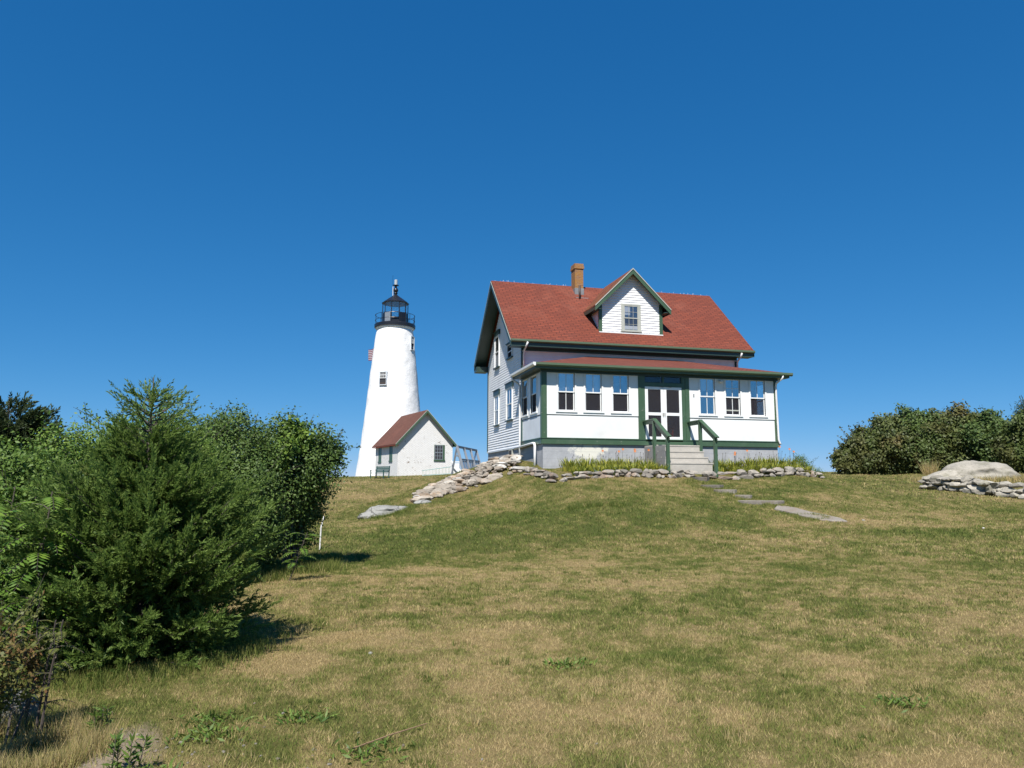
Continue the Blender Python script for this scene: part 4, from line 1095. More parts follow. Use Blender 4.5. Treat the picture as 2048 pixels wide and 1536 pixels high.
border('stone_border', bR, 0, 'low border of flat grey stones edging the flower bed right of the steps', 5, (.36, .28, .15))
# dry stone wall at the right
w0, w1, w2 = at(1848, 979, 36), at(1950, 987, 34), at(2110, 1002, 31.5)
rw = root('dry_stone_wall', tuple(w1), 'low dry stone wall of big pale blocks in front of the granite boulder', 'stone wall')
r = random.Random(21); k = 0
for course in range(3):
    s = r.uniform(0, .2)
    while s < 1:
        p = (w0 * (1 - s * 2) + w1 * s * 2) if s < .5 else (w1 * (2 - s * 2) + w2 * (s * 2 - 1))
        hgt = .23; w = r.uniform(.35, .8)
        if not (course == 2 and s < .05):
            stone(MB(), (p[0] + course * .05, p[1] + course * .05, gz(p[0], p[1]) + .10 + course * .17 + r.uniform(-.03, .03)), (w, .5, hgt * r.uniform(.8, 1.25)), R_(-75) + r.uniform(-.25, .25), 7000 + k, 2, 11).build('stone', RK_GRAN, rw)
        k += 1; s += w / 7.6 * .9
# boulders and slabs in the turf
def boulder(name, c, s, rz_, seed, label, mat_, cat='boulder', sub=5, planes=7, group=None, amp=.05):
    r_ = np.random.RandomState(seed); v, f = ICO[sub]; v = v.copy()
    for _ in range(planes):
        n = r_.normal(size=3); n[2] = abs(n[2]) * .8; n /= np.linalg.norm(n); d = r_.uniform(.72, .95); e = v @ n - d; v -= np.clip(e, 0, None)[:, None] * n * .85
    az = np.arctan2(v[:, 1], v[:, 0])
    v *= (1 + amp * 2 * (fbm(v[:, 0] * 2 + seed, v[:, 1] * 2 + v[:, 2] * 2, 4) - .5))[:, None]
    v *= np.array(s) / 2; ca, sa = math.cos(rz_), math.sin(rz_); v = v @ np.array([[ca, sa, 0], [-sa, ca, 0], [0, 0, 1]])
    o = MB().add(v, f).build(name, mat_, None, True); o.location = c
    return tag(o, label, cat, group)
bp_ = at(1958, 958, 40.5)
bo = boulder('boulder', (bp_[0], bp_[1], gz(bp_[0], bp_[1]) + .06), (3.3, 2.6, 1.7), R_(-14), 5, 'broad rounded granite boulder lying behind the dry stone wall', RK_GRAN, planes=4, amp=.16)
vs_ = []
r_ = np.random.RandomState(77); v, f = ICO[5]; v = v.copy()
for _ in range(6):
    n_ = r_.normal(size=3); n_[2] = abs(n_[2]); n_ /= np.linalg.norm(n_); v -= np.clip(v @ n_ - .85, 0, None)[:, None] * n_ * .85
v *= (1 + .3 * (fbm(v[:, 0] * 2 + 5, v[:, 1] * 2 + v[:, 2] * 2, 4) - .5))[:, None]
v *= np.array([1.2, .8, .5]); v = v @ np.array([[1, 0, .14], [0, 1, 0], [0, 0, 1]])
lobe = at(1893, 966, 39.6)
MB().add(v + np.array([lobe[0] - bp_[0], lobe[1] - bp_[1], gz(lobe[0], lobe[1]) - gz(bp_[0], bp_[1]) - .02]), f).build('side_lobe', RK_GRAN, bo, True)
bq = at(775, 1027, 24.9)
boulder('rock_slab', (bq[0], bq[1], gz(bq[0], bq[1]) - .06), (1.95, 1.0, .62), R_(14), 8, 'large pale rock slab bedded in the grass slope below the rubble bank', RK_GREY, 'rock', planes=14, amp=.3)
bq = at(848, 1010, 25.9)
boulder('rock_slab', (bq[0], bq[1], gz(bq[0], bq[1]) + .0), (.75, .5, .2), R_(25), 12, 'smaller flat rock between the big slab and the foot of the rubble bank', RK_GREY, 'rock', 3, amp=.1)
bq = at(1808, 967, 42)
boulder('flat_rock', (bq[0], bq[1], gz(bq[0], bq[1])), (1.0, .6, .18), 0, 15, 'small flat rock in the lawn left of the granite boulder', RK_GRAN, 'rock', 3)
bq = at(30, 1292, 5.9)
boulder('grey_rock', (bq[0], bq[1], gz(bq[0], bq[1]) + .08), (.34, .3, .26), 0, 19, 'grey rock half hidden in brambles at the lower left', RK_GREY, 'rock', 3)
for k, (px, py, R, lab) in enumerate(((1727, 1036, 22.5, 'tiny white stone on the lawn below the last path slab'), (1966, 1043, 23, 'tiny white stone on the right-hand lawn'), (741, 1309, 7.0, 'tiny white stone in the worn turf in front of the cedar'))):
    bq = at(px, py, R); boulder('pebble', (bq[0], bq[1], gz(bq[0], bq[1]) + .01), (.05, .04, .03) if R < 10 else (.10, .07, .06), k, 40 + k, lab, RK_GREY if R < 10 else RK_LIME, 'stone', 2, group='white stones in the lawn')
gv = MB(); rg_ = random.Random(5)
for k in range(150):
    x, y = -8.9 + rg_.gauss(0, .7), -22.35 + rg_.gauss(0, .45); q = rg_.uniform(.007, .022)
    stone(gv, (x, y, gz(x, y) + q * .15), (q * 1.4, q, q * .7), rg_.uniform(0, 3), 9000 + k)
tag(gv.build('gravel', RK_FLAT), 'scattered gravel in the worn bare corner at the lower left', 'gravel', kind='stuff')
# stepping slabs of the path
def slab(px0, px1, py, R, dep, th, label, seed, py1=None, R1=None, conform=False):
    a, b = at(px0, py, R), at(px1, py1 or py + 1, R1 or R); c = (a + b) / 2; w = np.linalg.norm(b - a); r_ = random.Random(seed)
    z = gz(c[0], c[1]); pts = []
    for i in range(14):
        t = i / 14 * 2 * math.pi; q = (abs(math.cos(t)) ** 4 + abs(math.sin(t)) ** 4) ** -.25 * r_.uniform(.82, 1.06)
        pts.append((math.cos(t) * q * w / 2, math.sin(t) * q * dep / 2))
    m = MB(); n = len(pts)
    th *= .7
    vs = [(x, y, th) for x, y in pts] + [(x * 1.03, y * 1.03, th - .02) for x, y in pts] + [(x * 1.02, y * 1.02, -.2) for x, y in pts]
    m.add(vs, [tuple(range(n))] + [(i, n + i, n + (i + 1) % n, (i + 1) % n) for i in range(n)] + [(n + i, 2 * n + i, 2 * n + (i + 1) % n, n + (i + 1) % n) for i in range(n)])
    if conform:
        ca_, sa_ = (b - a)[0] / w, (b - a)[1] / w; ca_, sa_ = ca_ / math.hypot(ca_, sa_), sa_ / math.hypot(ca_, sa_)
        m.v = [(x, y, q + gz(c[0] + x * ca_ - y * sa_, c[1] + x * sa_ + y * ca_) - z) for x, y, q in m.v]
    o = m.build('path_slab', RK_SLAB); o.location = (c[0], c[1], z); o.rotation_euler = (0, 0, math.atan2((b - a)[1], (b - a)[0]))
    return tag(o, label, 'stone slab', 'stone slabs of the path down from the porch')
slab(1384, 1418, 946, 27.6, .5, .13, 'topmost path slab, at the foot of the concrete steps', 1)
slab(1400, 1445, 953, 26.6, .5, .12, 'second path slab down from the concrete steps', 2)
slab(1428, 1474, 963, 25.8, .5, .13, 'third path slab down from the concrete steps', 3)
slab(1470, 1506, 976, 25.0, .45, .10, 'fourth path slab down, the narrowest one', 4)
slab(1478, 1568, 987, 24.2, .6, .11, 'fifth path slab down, wide with a dark front edge', 5)
o = slab(1556, 1680, 1010, 23.6, .75, .06, 'long pale slab lying flat at the lower end of the path', 6, 1027, 21.6, True)

# white stake, twig, fence posts
a, b = at(640, 1078, 16.8), at(648, 1032, 17.2)
s_ = MB().tube([(a[0], a[1], gz(a[0], a[1]) - .05), ((a[0] + b[0]) / 2 - .02, (a[1] + b[1]) / 2, (a[2] + b[2]) / 2), tuple(b)], [.016, .016, .012], 8).build('birch_stick', BIRCH)
tag(s_, 'white birch stick leaning up from the grass beside the big shrub', 'stick')
a, b = at(703, 1488, 4.55), at(855, 1462, 4.9)
s_ = MB().tube([(a[0], a[1], gz(a[0], a[1]) + .02), ((a[0] + b[0]) / 2, (a[1] + b[1]) / 2 + .015, gz((a[0] + b[0]) / 2, (a[1] + b[1]) / 2) + .035), (b[0], b[1], gz(b[0], b[1]) + .03)], [.005, .005, .003], 6).build('twig', TWIG)
tag(s_, 'thin dry twig lying in the grass at the lower centre', 'twig')
for px, lab in ((657, 'tiny dark fence post on the skyline nearer the shrub'), (675, 'tiny dark fence post on the skyline nearer the lighthouse')):
    p = at(px, 953, 70); z = gz(p[0], p[1])
    s_ = MB().tube([(p[0], p[1], z - .2), (p[0], p[1], z + .5)], .05, 6).build('fence_post', WOODGREY)
    tag(s_, lab, 'fence post', 'fence posts on the skyline')

# ------------------------------------------------------------------ vegetation
def rand_unit(r, n):
    v = r.normal(size=(n, 3)); return unit(v)
def conifer(name, base, Hh, prof, nb, label, mat_, seed, leafL=.05, leafW=.013, per=16, spray=.2, lean=(0, 0), cat='tree', up=.75, nspr=13, group=None, leader=True):
    r = np.random.RandomState(seed)
    b = np.array(base); T_ = root(name, tuple(b), label, cat, group)
    MB().tube([b - [0, 0, .2], b + [lean[0] * .5, lean[1] * .5, Hh * .5], b + [lean[0], lean[1], Hh]], [.05 * Hh / 2.4, .022 * Hh / 2.4, .004], 8).build('trunk', BARK, T_, True)
    br = MB(); Cs, Ds = [], []
    zs, rs = zip(*prof)
    for i in range(nb):
        t = .78 * (1 - (1 - r.rand()) ** .85) if i > 40 else .76 + .23 * i / 40
        a = i * 2.39996 + r.uniform(-.4, .4)
        L = np.interp(t, zs, rs) * r.uniform(.78, 1.12)
        p0 = b + np.array([lean[0] * t, lean[1] * t, Hh * t * .93])
        e = up * r.uniform(.55, 1.2) * (1.0 if t < .8 else .9) * min(1, .1 + t * 3.2)
        d0 = np.array([math.cos(a), math.sin(a), e * .35]); d1 = np.array([math.cos(a), math.sin(a), e * 1.2])
        ts = np.linspace(0, 1, 5)[:, None]; hl = L / 1.05
        path = p0 + (d0 * ts + (d1 - d0) * ts ** 2 * .5) * hl
        br.tube([tuple(q) for q in path], [.008, .007, .006, .004, .002], 4)
        ns = max(4, int(nspr * (L / max(rs)) * 1.2))
        if t > .79: ns = 6
        for k in range(ns):
            f = .22 + .80 * (k + r.rand()) / ns
            q = p0 + (d0 * f + (d1 - d0) * f * f * .5) * hl
            ax = unit(d0 + (d1 - d0) * f + r.normal(size=3) * .55 + np.array([0, 0, .25]))
            if k == ns - 1: ax = unit(d1 + r.normal(size=3) * .15)
            ln = spray * r.uniform(.6, 1.3) * (1 - .3 * f)
            m = per if t < .79 else per // 2
            if t > .79: ax = unit(d1 + r.normal(size=3) * .25)
            s = (np.arange(m) + r.rand(m)) / m
            perp = rand_unit(r, m); perp = unit(perp - (perp @ ax)[:, None] * ax)
            Cs.append(q + ax * (s * ln)[:, None]); Ds.append(unit(ax * .85 + perp * .62 * (1.15 - s[:, None] * .6)))
    if leader:
        s = np.linspace(.80, 1.0, 60); c = b + np.stack([lean[0] * s, lean[1] * s, Hh * s], 1); pr = rand_unit(r, 60); pr[:, 2] = abs(pr[:, 2]) + .8
        Cs.append(c); Ds.append(unit(pr))
    C = np.concatenate(Cs); D_ = np.concatenate(Ds)
    br.build('branches', BARK, T_, fixn=False)
    n = len(C); tint = np.clip(r.normal(.45, .25, n), 0, 1)
    leaves('foliage', C, D_, rand_unit(r, n), leafL * r.uniform(.6, 1.3, n), leafW * r.uniform(.8, 1.3, n), tint, mat_, T_)
    return T_
def shrub(name, blobs, base, label, mat_, seed, leafL=.05, leafW=.03, dens=900, cat='shrub', group=None, shoots=14, shootL=.35, nsub=26, spread=.22, upb=.35, stemr=.02, trunk='stems'):
    """blobs: (x, y, z, r) masses of the crown; leaves in clumps on their shells, shoots sticking out, stems from the base"""
    r = np.random.RandomState(seed); b = np.array(base); S_ = root(name, tuple(b), label, cat, group)
    st_ = MB(); Cs, Ns, Ts = [], [], []
    for (x, y, z, q) in blobs:
        c = np.array([x, y, z]); j = r.normal(size=3) * .1 * q
        mid = b * .45 + c * .55 + np.array([0, 0, -.1 * q]) + j
        st_.tube([tuple(b + r.normal(size=3) * [.08, .08, 0] - [0, 0, .1]), tuple(mid), tuple(c + [0, 0, .3 * q])], [stemr, stemr * .7, stemr * .3], 5)
        d = rand_unit(r, nsub); d[:, 2] = d[:, 2] * .9 + .1
        cl = c + d * q * r.uniform(.5, 1.02, nsub)[:, None]
        for k in range(nsub):
            st_.tube([tuple(c + (cl[k] - c) * .2), tuple(cl[k])], [stemr * .3, stemr * .12], 3)
        n = int(dens * q * q * 4 + 60)
        w = r.randint(0, nsub, n); jit = r.normal(size=(n, 3)) * spread * q
        P_ = cl[w] + jit
        Cs.append(P_); Ns.append(unit(unit(P_ - c) + np.array([-.1, -.25, upb]) + r.normal(size=(n, 3)) * .75))
        ct = r.normal(0, .16, nsub)
        Ts.append(np.clip(.45 + ct[w] + r.normal(0, .2, n), 0, 1))
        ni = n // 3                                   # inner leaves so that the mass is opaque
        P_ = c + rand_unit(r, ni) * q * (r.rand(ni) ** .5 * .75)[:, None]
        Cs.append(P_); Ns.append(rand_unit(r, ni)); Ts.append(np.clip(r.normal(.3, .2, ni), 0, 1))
    tops = sorted(blobs, key=lambda t: -t[2] - t[3])[:max(3, len(blobs) * 2 // 3)]
    for k in range(shoots):
        x, y, z, q = tops[r.randint(len(tops))]; a = r.uniform(0, 6.28); e = r.uniform(.35, 1.0)
        d = np.array([math.cos(a) * (1 - e * .6), math.sin(a) * (1 - e * .6), e]); d /= np.linalg.norm(d)
        p = np.array([x, y, z]) + d * q * .85; L = shootL * r.uniform(.5, 1.2); bend = r.normal(size=3) * .15
        ss = np.linspace(0, 1, 6)[:, None]; path = p + (d * ss + bend * ss ** 2) * L
        st_.tube([tuple(v) for v in path], [stemr * .2] * 5 + [stemr * .08], 3)
        m = max(8, int(L / leafL * 2.2)); s = r.rand(m)[:, None]
        Cs.append(p + (d * s + bend * s ** 2) * L + r.normal(size=(m, 3)) * leafL * .2); Ns.append(rand_unit(r, m)); Ts.append(np.clip(r.normal(.5, .2, m), 0, 1))
    st_.build(trunk, BARK, S_, fixn=False)
    C = np.concatenate(Cs); N = np.concatenate(Ns); t = np.concatenate(Ts); n = len(C)
    D_ = rand_unit(r, n); D_ = unit(D_ - (D_ * N).sum(1)[:, None] * N)
    g = ground_z(C[:, 0], C[:, 1]) + .03; keep = C[:, 2] > g
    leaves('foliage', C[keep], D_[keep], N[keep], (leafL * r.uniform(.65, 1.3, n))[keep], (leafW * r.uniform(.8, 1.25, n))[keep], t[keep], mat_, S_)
    return S_
def pblob(px, py, R, rp_): p = at(px, py, R); return (p[0], p[1], p[2], rp_ / FPX * R)
def sumac(name, base, nst, label, seed, h=(1.1, 1.9), fr=9, frL=.36, group=None, mat_=None, spread=.35):
    r = np.random.RandomState(seed); b = np.array(base); S_ = root(name, tuple(b), label, 'shrub', group)
    st_ = MB(); Cs, Ds, Ns, Ls = [], [], [], []
    for i in range(nst):
        a = r.uniform(0, 6.28); o = np.array([math.cos(a), math.sin(a), 0]) * spread * r.uniform(.2, 1.3); hh = r.uniform(*h)
        p0 = b + o; p0[2] = gz(p0[0], p0[1]) - .05; tp = p0 + np.array([o[0] * .5, o[1] * .5, hh])
        st_.tube([tuple(p0), tuple((p0 + tp) / 2 + r.normal(size=3) * .03), tuple(tp)], [.009, .007, .004], 5)
        for k in range(fr):
            f = .30 + .70 * (k + r.rand()) / fr; q = p0 + (tp - p0) * f; az = k * 2.4 + r.uniform(-.5, .5)
            d = np.array([math.cos(az), math.sin(az), 0]); L = frL * r.uniform(.7, 1.15)
            m = 11; s = np.linspace(.12, 1, m)
            droop = r.uniform(.5, 1.0); rise = r.uniform(.35, .8)
            pos = q + d * (s * L)[:, None] + np.array([0, 0, 1.0]) * ((rise * s - droop * s ** 2) * L)[:, None]
            tng = unit(np.gradient(pos, axis=0)); side = unit(np.cross(tng, np.array([0, 0, 1.0]))); nor = unit(np.cross(side, tng))
            st_.tube([tuple(pos[0] * 1.0), tuple(pos[m // 2]), tuple(pos[-1])], [.004, .003, .002], 3)
            st_.tube([tuple(q), tuple(pos[0])], [.005, .004], 3)
            for sg in (-1, 1):
                Cs.append(pos); Ds.append(unit(side * sg + tng * .45 - np.array([0, 0, .25]))); Ns.append(nor + r.normal(size=(m, 3)) * .15)
                Ls.append(np.clip(np.sin(s * 2.6 + .25), .35, 1) * frL * .27)
    st_.build('stems', BARK, S_, fixn=False)
    C, D_, N, L = map(np.concatenate, (Cs, Ds, Ns, Ls)); n = len(C)
    leaves('foliage', C, D_, unit(N), L, L * .30, np.clip(r.normal(.5, .25, n), 0, 1), mat_ or F_SUMAC, S_)
    return S_
def onground(px, py, R, dz=0): p = at(px, py, R); return (p[0], p[1], gz(p[0], p[1]) + dz)

# big red cedar in the left foreground
cb = onground(272, 1300, 7.6)
ctop = at(270, 752, 7.6)[2]
conifer('cedar_tree', cb, ctop - cb[2], [(0, .92), (.12, 1.08), (.25, 1.08), (.40, .90), (.52, .68), (.62, .48), (.72, .34), (.79, .36), (.86, .36), (.95, .24), (1, .08)], 540,
        'dense feathery green cedar with a spiky leader, largest plant at the left front', F_CEDAR, 3, .040, .0105, 34, .20, nspr=24)
# dark juniper far left
jb = onground(20, 950, 22)
conifer('juniper_tree', jb, at(20, 800, 22)[2] - jb[2] + .1, [(0, 1.0), (.3, 1.25), (.6, 1.15), (.85, .8), (1, .3)], 210,
        'dark green juniper rising behind the shrubs at the left edge', F_JUNI, 9, .10, .034, 24, .36, lean=(-.2, .1), nspr=22, leader=False)
# tall deciduous shrubs behind the cedar
shrub('bayberry_shrub', [pblob(*q) for q in ((120, 930, 10.5, 62), (185, 905, 10.8, 60), (240, 885, 11, 52), (150, 985, 10, 80), (90, 985, 10, 60), (230, 960, 10.2, 80), (60, 1040, 9.5, 70), (330, 880, 11.5, 60), (370, 930, 11.3, 70), (300, 900, 11.3, 60))],
      onground(190, 1120, 10.5), 'yellowish green leafy shrub directly behind the cedar', F_VINE, 21, .045, .022, 2800, shoots=34, shootL=.32)
shrub('cherry_shrub', [pblob(*q) for q in ((418, 872, 13.6, 48), (470, 868, 13.8, 46), (400, 935, 13.2, 62), (465, 930, 13.3, 66), (520, 905, 13.6, 56), (440, 1000, 12.9, 70), (505, 990, 13.0, 70), (430, 1060, 12.6, 60), (500, 1060, 12.9, 60), (360, 960, 12.8, 60), (475, 1095, 12.7, 48), (525, 1085, 13.2, 48))],
      onground(455, 1125, 13.2), 'tall dark green shrub between the cedar and the rounded shrub', F_SHRUB, 22, .05, .028, 3200, shoots=40, shootL=.42)
shrub('viburnum_shrub', [pblob(*q) for q in ((565, 878, 14.2, 46), (608, 890, 14.3, 46), (545, 940, 14.0, 60), (605, 945, 14.2, 58), (652, 905, 14.4, 38), (668, 912, 14.5, 22), (635, 940, 14.3, 46), (560, 1005, 13.9, 60), (600, 1015, 14.5, 40), (588, 1062, 14.4, 36), (548, 1065, 14.2, 40), (575, 1085, 14.3, 28), (545, 1090, 14.2, 28), (632, 985, 14.4, 34), (618, 1030, 14.7, 30), (602, 1078, 14.7, 26))],
      onground(575, 1112, 14.2), 'rounded glossy shrub at the right end of the thicket, overhanging the lawn', F_SHRUB, 23, .058, .034, 2000, shoots=30, shootL=.36)
shrub('bittersweet_vine', [pblob(*q) for q in ((580, 862, 13.9, 26), (600, 885, 13.9, 24), (570, 900, 13.6, 24), (560, 930, 13.5, 18))],
      onground(575, 1105, 13.9), 'bright yellow green vine climbing the top of the rounded shrub', F_VINE, 24, .075, .055, 1500, 'vine', shoots=6, shootL=.2, nsub=14)
shrub('elder_shrub', [pblob(*q) for q in ((25, 955, 9.0, 66), (85, 1000, 8.8, 56), (15, 1050, 8.4, 70), (75, 1085, 8.2, 60), (-45, 985, 8.8, 70), (20, 1140, 7.9, 66), (90, 1150, 8.0, 50), (-40, 1120, 8, 70), (35, 1210, 7.4, 55), (95, 1215, 7.5, 42))],
      onground(40, 1270, 7.9), 'bright green leafy shrub filling the left edge beneath the sumac fronds', F_ELDER, 27, .045, .024, 3200, shoots=26, shootL=.25, stemr=.012)
# sumacs
for k, (px, py, R, n, lab, hh) in enumerate(((10, 1200, 8.6, 9, 'bright green sumac at the left edge with drooping pinnate leaves', (1.2, 1.75)), (95, 1150, 9.8, 9, 'taller sumac between the left edge sumac and the cedar', (1.3, 1.75)),
                                             (-90, 1270, 7.2, 7, 'sumac partly cut off by the left picture edge', (1.1, 1.55)), (505, 1140, 12.3, 6, 'small sumac at the foot of the dark shrub right of the cedar', (.6, .95)))):
    sumac('sumac_shrub', onground(px, py, R), n, lab, 60 + k, hh, 20, .36 if k != 3 else .30, 'sumac shrubs at the left', spread=.5)
# brambles at the lower left
shrub('bramble_bush', [pblob(*q) for q in ((-20, 1310, 5.4, 52), (45, 1320, 5.6, 36), (5, 1385, 5.1, 42), (80, 1345, 5.8, 24), (-70, 1370, 5, 70))], onground(10, 1430, 5.2),
      'tangled bramble with yellowing leaves at the lower left corner', F_BRAM, 31, .03, .017, 5000, 'bramble', shoots=46, shootL=.25, nsub=20, stemr=.008)
sumac('goldenrod_plant', onground(30, 1330, 5.6), 5, 'tall goldenrod with narrow yellow green leaves beside the bramble', 71, (.45, .75), 12, .13, mat_=F_BRAM, spread=.16)

# thicket on the right hill
gT = 'bushes of the thicket on the right'
tb = [
 ('rust_bush', [(1690, 915, 50, 22), (1712, 895, 50.5, 24), (1735, 880, 51, 26), (1700, 930, 50, 22), (1735, 918, 50, 28)], F_RUST, 'rusty brown bush at the left tip of the thicket'),
 ('olive_bush', [(1765, 868, 51.5, 28), (1790, 865, 52, 28), (1775, 900, 51, 32), (1810, 900, 51.5, 30), (1750, 920, 51, 22)], F_OLIVE, 'low olive bush next to the rusty one in the thicket'),
 ('oak_bush', [(1820, 842, 52.5, 24), (1812, 868, 52, 26), (1842, 862, 52.3, 28), (1830, 905, 52, 32), (1850, 920, 51.5, 24)], F_GREENB, 'green bush with a rounded peak near the middle of the thicket'),
 ('brown_bush', [(1862, 905, 51, 28), (1872, 880, 51.3, 26), (1880, 925, 51, 20), (1852, 925, 50.8, 18)], F_RUST, 'brownish bush in the middle of the thicket behind the dry grass'),
 ('tall_bush', [(1880, 845, 53, 24), (1920, 845, 53, 26), (1950, 850, 53, 26), (1905, 880, 52.5, 36), (1950, 890, 52.5, 36), (1920, 920, 52, 26)], F_OLIVE, 'broad olive bush forming the highest part of the thicket'),
 ('green_bush', [(1985, 855, 52, 26), (1970, 885, 51.5, 32), (2000, 900, 51.5, 32), (1985, 925, 51, 22)], F_GREENB, 'green bush right of the highest part of the thicket'),
 ('dry_bush', [(2030, 870, 51, 32), (2060, 875, 51, 34), (2035, 910, 50.5, 32), (2075, 910, 50.5, 36)], F_RUST, 'dry reddish bush at the right picture edge'),
]
for k, (nm, bl_, mt, lab) in enumerate(tb):
    xs_ = [q[0] for q in bl_]; bl_ = bl_ + [(min(xs_) + (max(xs_) - min(xs_)) * t_, 932, bl_[0][2] - .6 + .5 * t_, 17) for t_ in (.0, .33, .66, 1)]
    bl_ = [pblob(*q) for q in bl_]; cx = sum(q[0] for q in bl_) / len(bl_); cy = sum(q[1] for q in bl_) / len(bl_)
    shrub(nm, bl_, (cx, cy, gz(cx, cy)), lab, mt, 80 + k, .17, .11, 900, 'bush', gT, shoots=16, shootL=.7, nsub=26, spread=.2, stemr=.06)
pb = onground(2065, 948, 62)
shrub('pine_tree', [pblob(2052, 832, 62, 18), pblob(2068, 826, 62, 22), pblob(2042, 840, 62, 12), pblob(2080, 850, 62, 28)], pb, 'dark green pine top rising behind the thicket at the right edge', F_JUNI, 95, .28, .05, 420, 'tree', shoots=8, shootL=.7, stemr=.12, trunk='trunk')

# flower bed: daylilies
def lily(x, y, lab, seed, blooms, h=.42, n=130, spread=.40):
    r = np.random.RandomState(seed); z = gz(x, y); P_ = root('daylily_plant', (x, y, z), lab, 'flowers', 'daylilies in the flower bed')
    V = []; tint = []
    for k in range(n):
        a = r.uniform(0, 6.28); o = np.array([x + math.cos(a) * spread * r.rand(), y + math.sin(a) * spread * .8 * r.rand(), z]); L = h * r.uniform(.7, 1.25); d = np.array([math.cos(a), math.sin(a), 0]); w = .019; sd = np.array([-d[1], d[0], 0]) * w
        lean = r.uniform(.25, .8)
        pts = [o + d * lean * L * s ** 1.6 * .9 + np.array([0, 0, 1]) * L * (s * 1.15 - .55 * lean * s ** 2.4) for s in (0, .35, .7, 1)]
        for i in range(3):
            w0, w1 = (1, .95, .7)[i], (.95, .7, .1)[i]
            V.append([pts[i] - sd * w0, pts[i] + sd * w0, pts[i + 1] + sd * w1, pts[i + 1] - sd * w1]); tint.append(np.clip(r.normal(.5, .28), 0, 1))
    np_mesh('leaves', np.array(V), 4, F_LILY, P_, {'tint': np.array(tint)})
    sm = MB(); tips = []
    for (bx, bz) in blooms + [(r.uniform(-.25, .25), None) for _ in range(3)]:
        hz = bz if bz else r.uniform(.45, .7)
        t = np.array([x + bx, y + r.uniform(-.1, .1), z + hz]); sm.tube([(x + bx * .6, y, z), tuple(t)], [.006, .004], 4)
        if bz: tips.append(t)
        else: sm.tube([tuple(t), tuple(t + [.01, 0, .05])], [.012, .006], 4)
    sm.build('flower_stems', BARK, P_, fixn=False)
    for t in tips:
        V = []
        for k in range(6):
            a = k * math.pi / 3 + .3; fwd_ = np.array([-.25, -.8, .35]); fwd_ /= np.linalg.norm(fwd_)
            e1 = unit(np.cross(fwd_, [0, 0, 1.0])); e2 = np.cross(e1, fwd_); d = e1 * math.cos(a) + e2 * math.sin(a); sd = -e1 * math.sin(a) + e2 * math.cos(a)
            V.append([t, t + d * .028 + fwd_ * .02 + sd * .014, t + d * .056 + fwd_ * .016, t + d * .028 + fwd_ * .02 - sd * .014])
        np_mesh('flower', np.array(V), 4, PETAL, P_, {'tint': np.linspace(0, 1, 6)})
ordn = ['first', 'second', 'third', 'fourth', 'fifth', 'sixth', 'seventh']
beds = {'back row of the left bed': [(.75, -1.0, []), (1.4, -1.05, []), (2.05, -1.1, [(-.1, .74)]), (2.6, -1.0, [(.05, .72), (.22, .80)]), (3.15, -1.05, [(.14, .82)]), (3.65, -1.1, [(.1, .80)])],
        'front row of the left bed': [(.85, -1.95, []), (1.5, -2.0, []), (2.15, -2.05, []), (2.75, -1.95, [(.1, .80)]), (3.3, -1.95, []), (3.75, -2.05, [])],
        'back row of the right bed': [(6.75, -1.0, []), (7.35, -1.05, [(.0, .66), (.08, .74)]), (8.0, -1.1, [(-.1, .75)]), (8.7, -1.0, []), (9.3, -1.05, [(.1, .9)]), (9.9, -1.0, [(-.05, .85), (.1, .75)])],
        'front row of the right bed': [(7.1, -1.95, []), (7.75, -2.0, []), (8.4, -1.95, []), (9.1, -2.0, []), (9.75, -1.9, [])]}
k = 0
for row, ls in beds.items():
    for q_, (x, y, bl_) in enumerate(ls):
        nb_ = len(bl_); k += 1
        lily(x, y, f'{ordn[q_]} daylily clump from the left, {row}, ' + ('no bloom' if not nb_ else 'one orange bloom' if nb_ == 1 else 'two orange blooms'), 200 + k, bl_, .46 if row.startswith('back') else .38)
for k, (px, py, y, rr, lab) in enumerate(((1198, 944, -2.2, .2, 'smaller blue green sedum clump behind the left stone border'), (1240, 944, -2.2, .26, 'larger blue green sedum clump behind the left stone border'), (1535, 946, -2.0, .3, 'low grey green sedum mat behind the right stone border'), (1428, 938, -1.6, .2, 'leafy green clump right beside the concrete steps'), (1440, 925, -1.0, .22, 'bluish iris leaves against the foundation right of the steps'))):
    p = at_y(px, py, y); z = gz(p[0], p[1])
    shrub('sedum_clump', [(p[0] + dx, p[1], z + .06 + (.08 if k > 2 else 0), rr * .7) for dx in (-rr * .5, 0, rr * .5)], (p[0], p[1], z), lab, F_SEDUM if k < 3 else F_WEED, 300 + k, .045, .028, 1600, 'plant', 'low clumps in the flower bed', shoots=0, nsub=14, stemr=.006)
shrub('garden_bush', [(x, y, gz(x, y) + z, q) for x, y, z, q in ((10.35, -.9, .35, .3), (10.75, -.7, .3, .3), (11.15, -.8, .2, .22), (10.55, -.6, .55, .2))], (10.6, -.8, gz(10.6, -.8)), 'green leafy bush at the right corner of the porch', F_WEED, 310, .05, .02, 1700, 'bush', shoots=14, shootL=.3, nsub=18, stemr=.008)

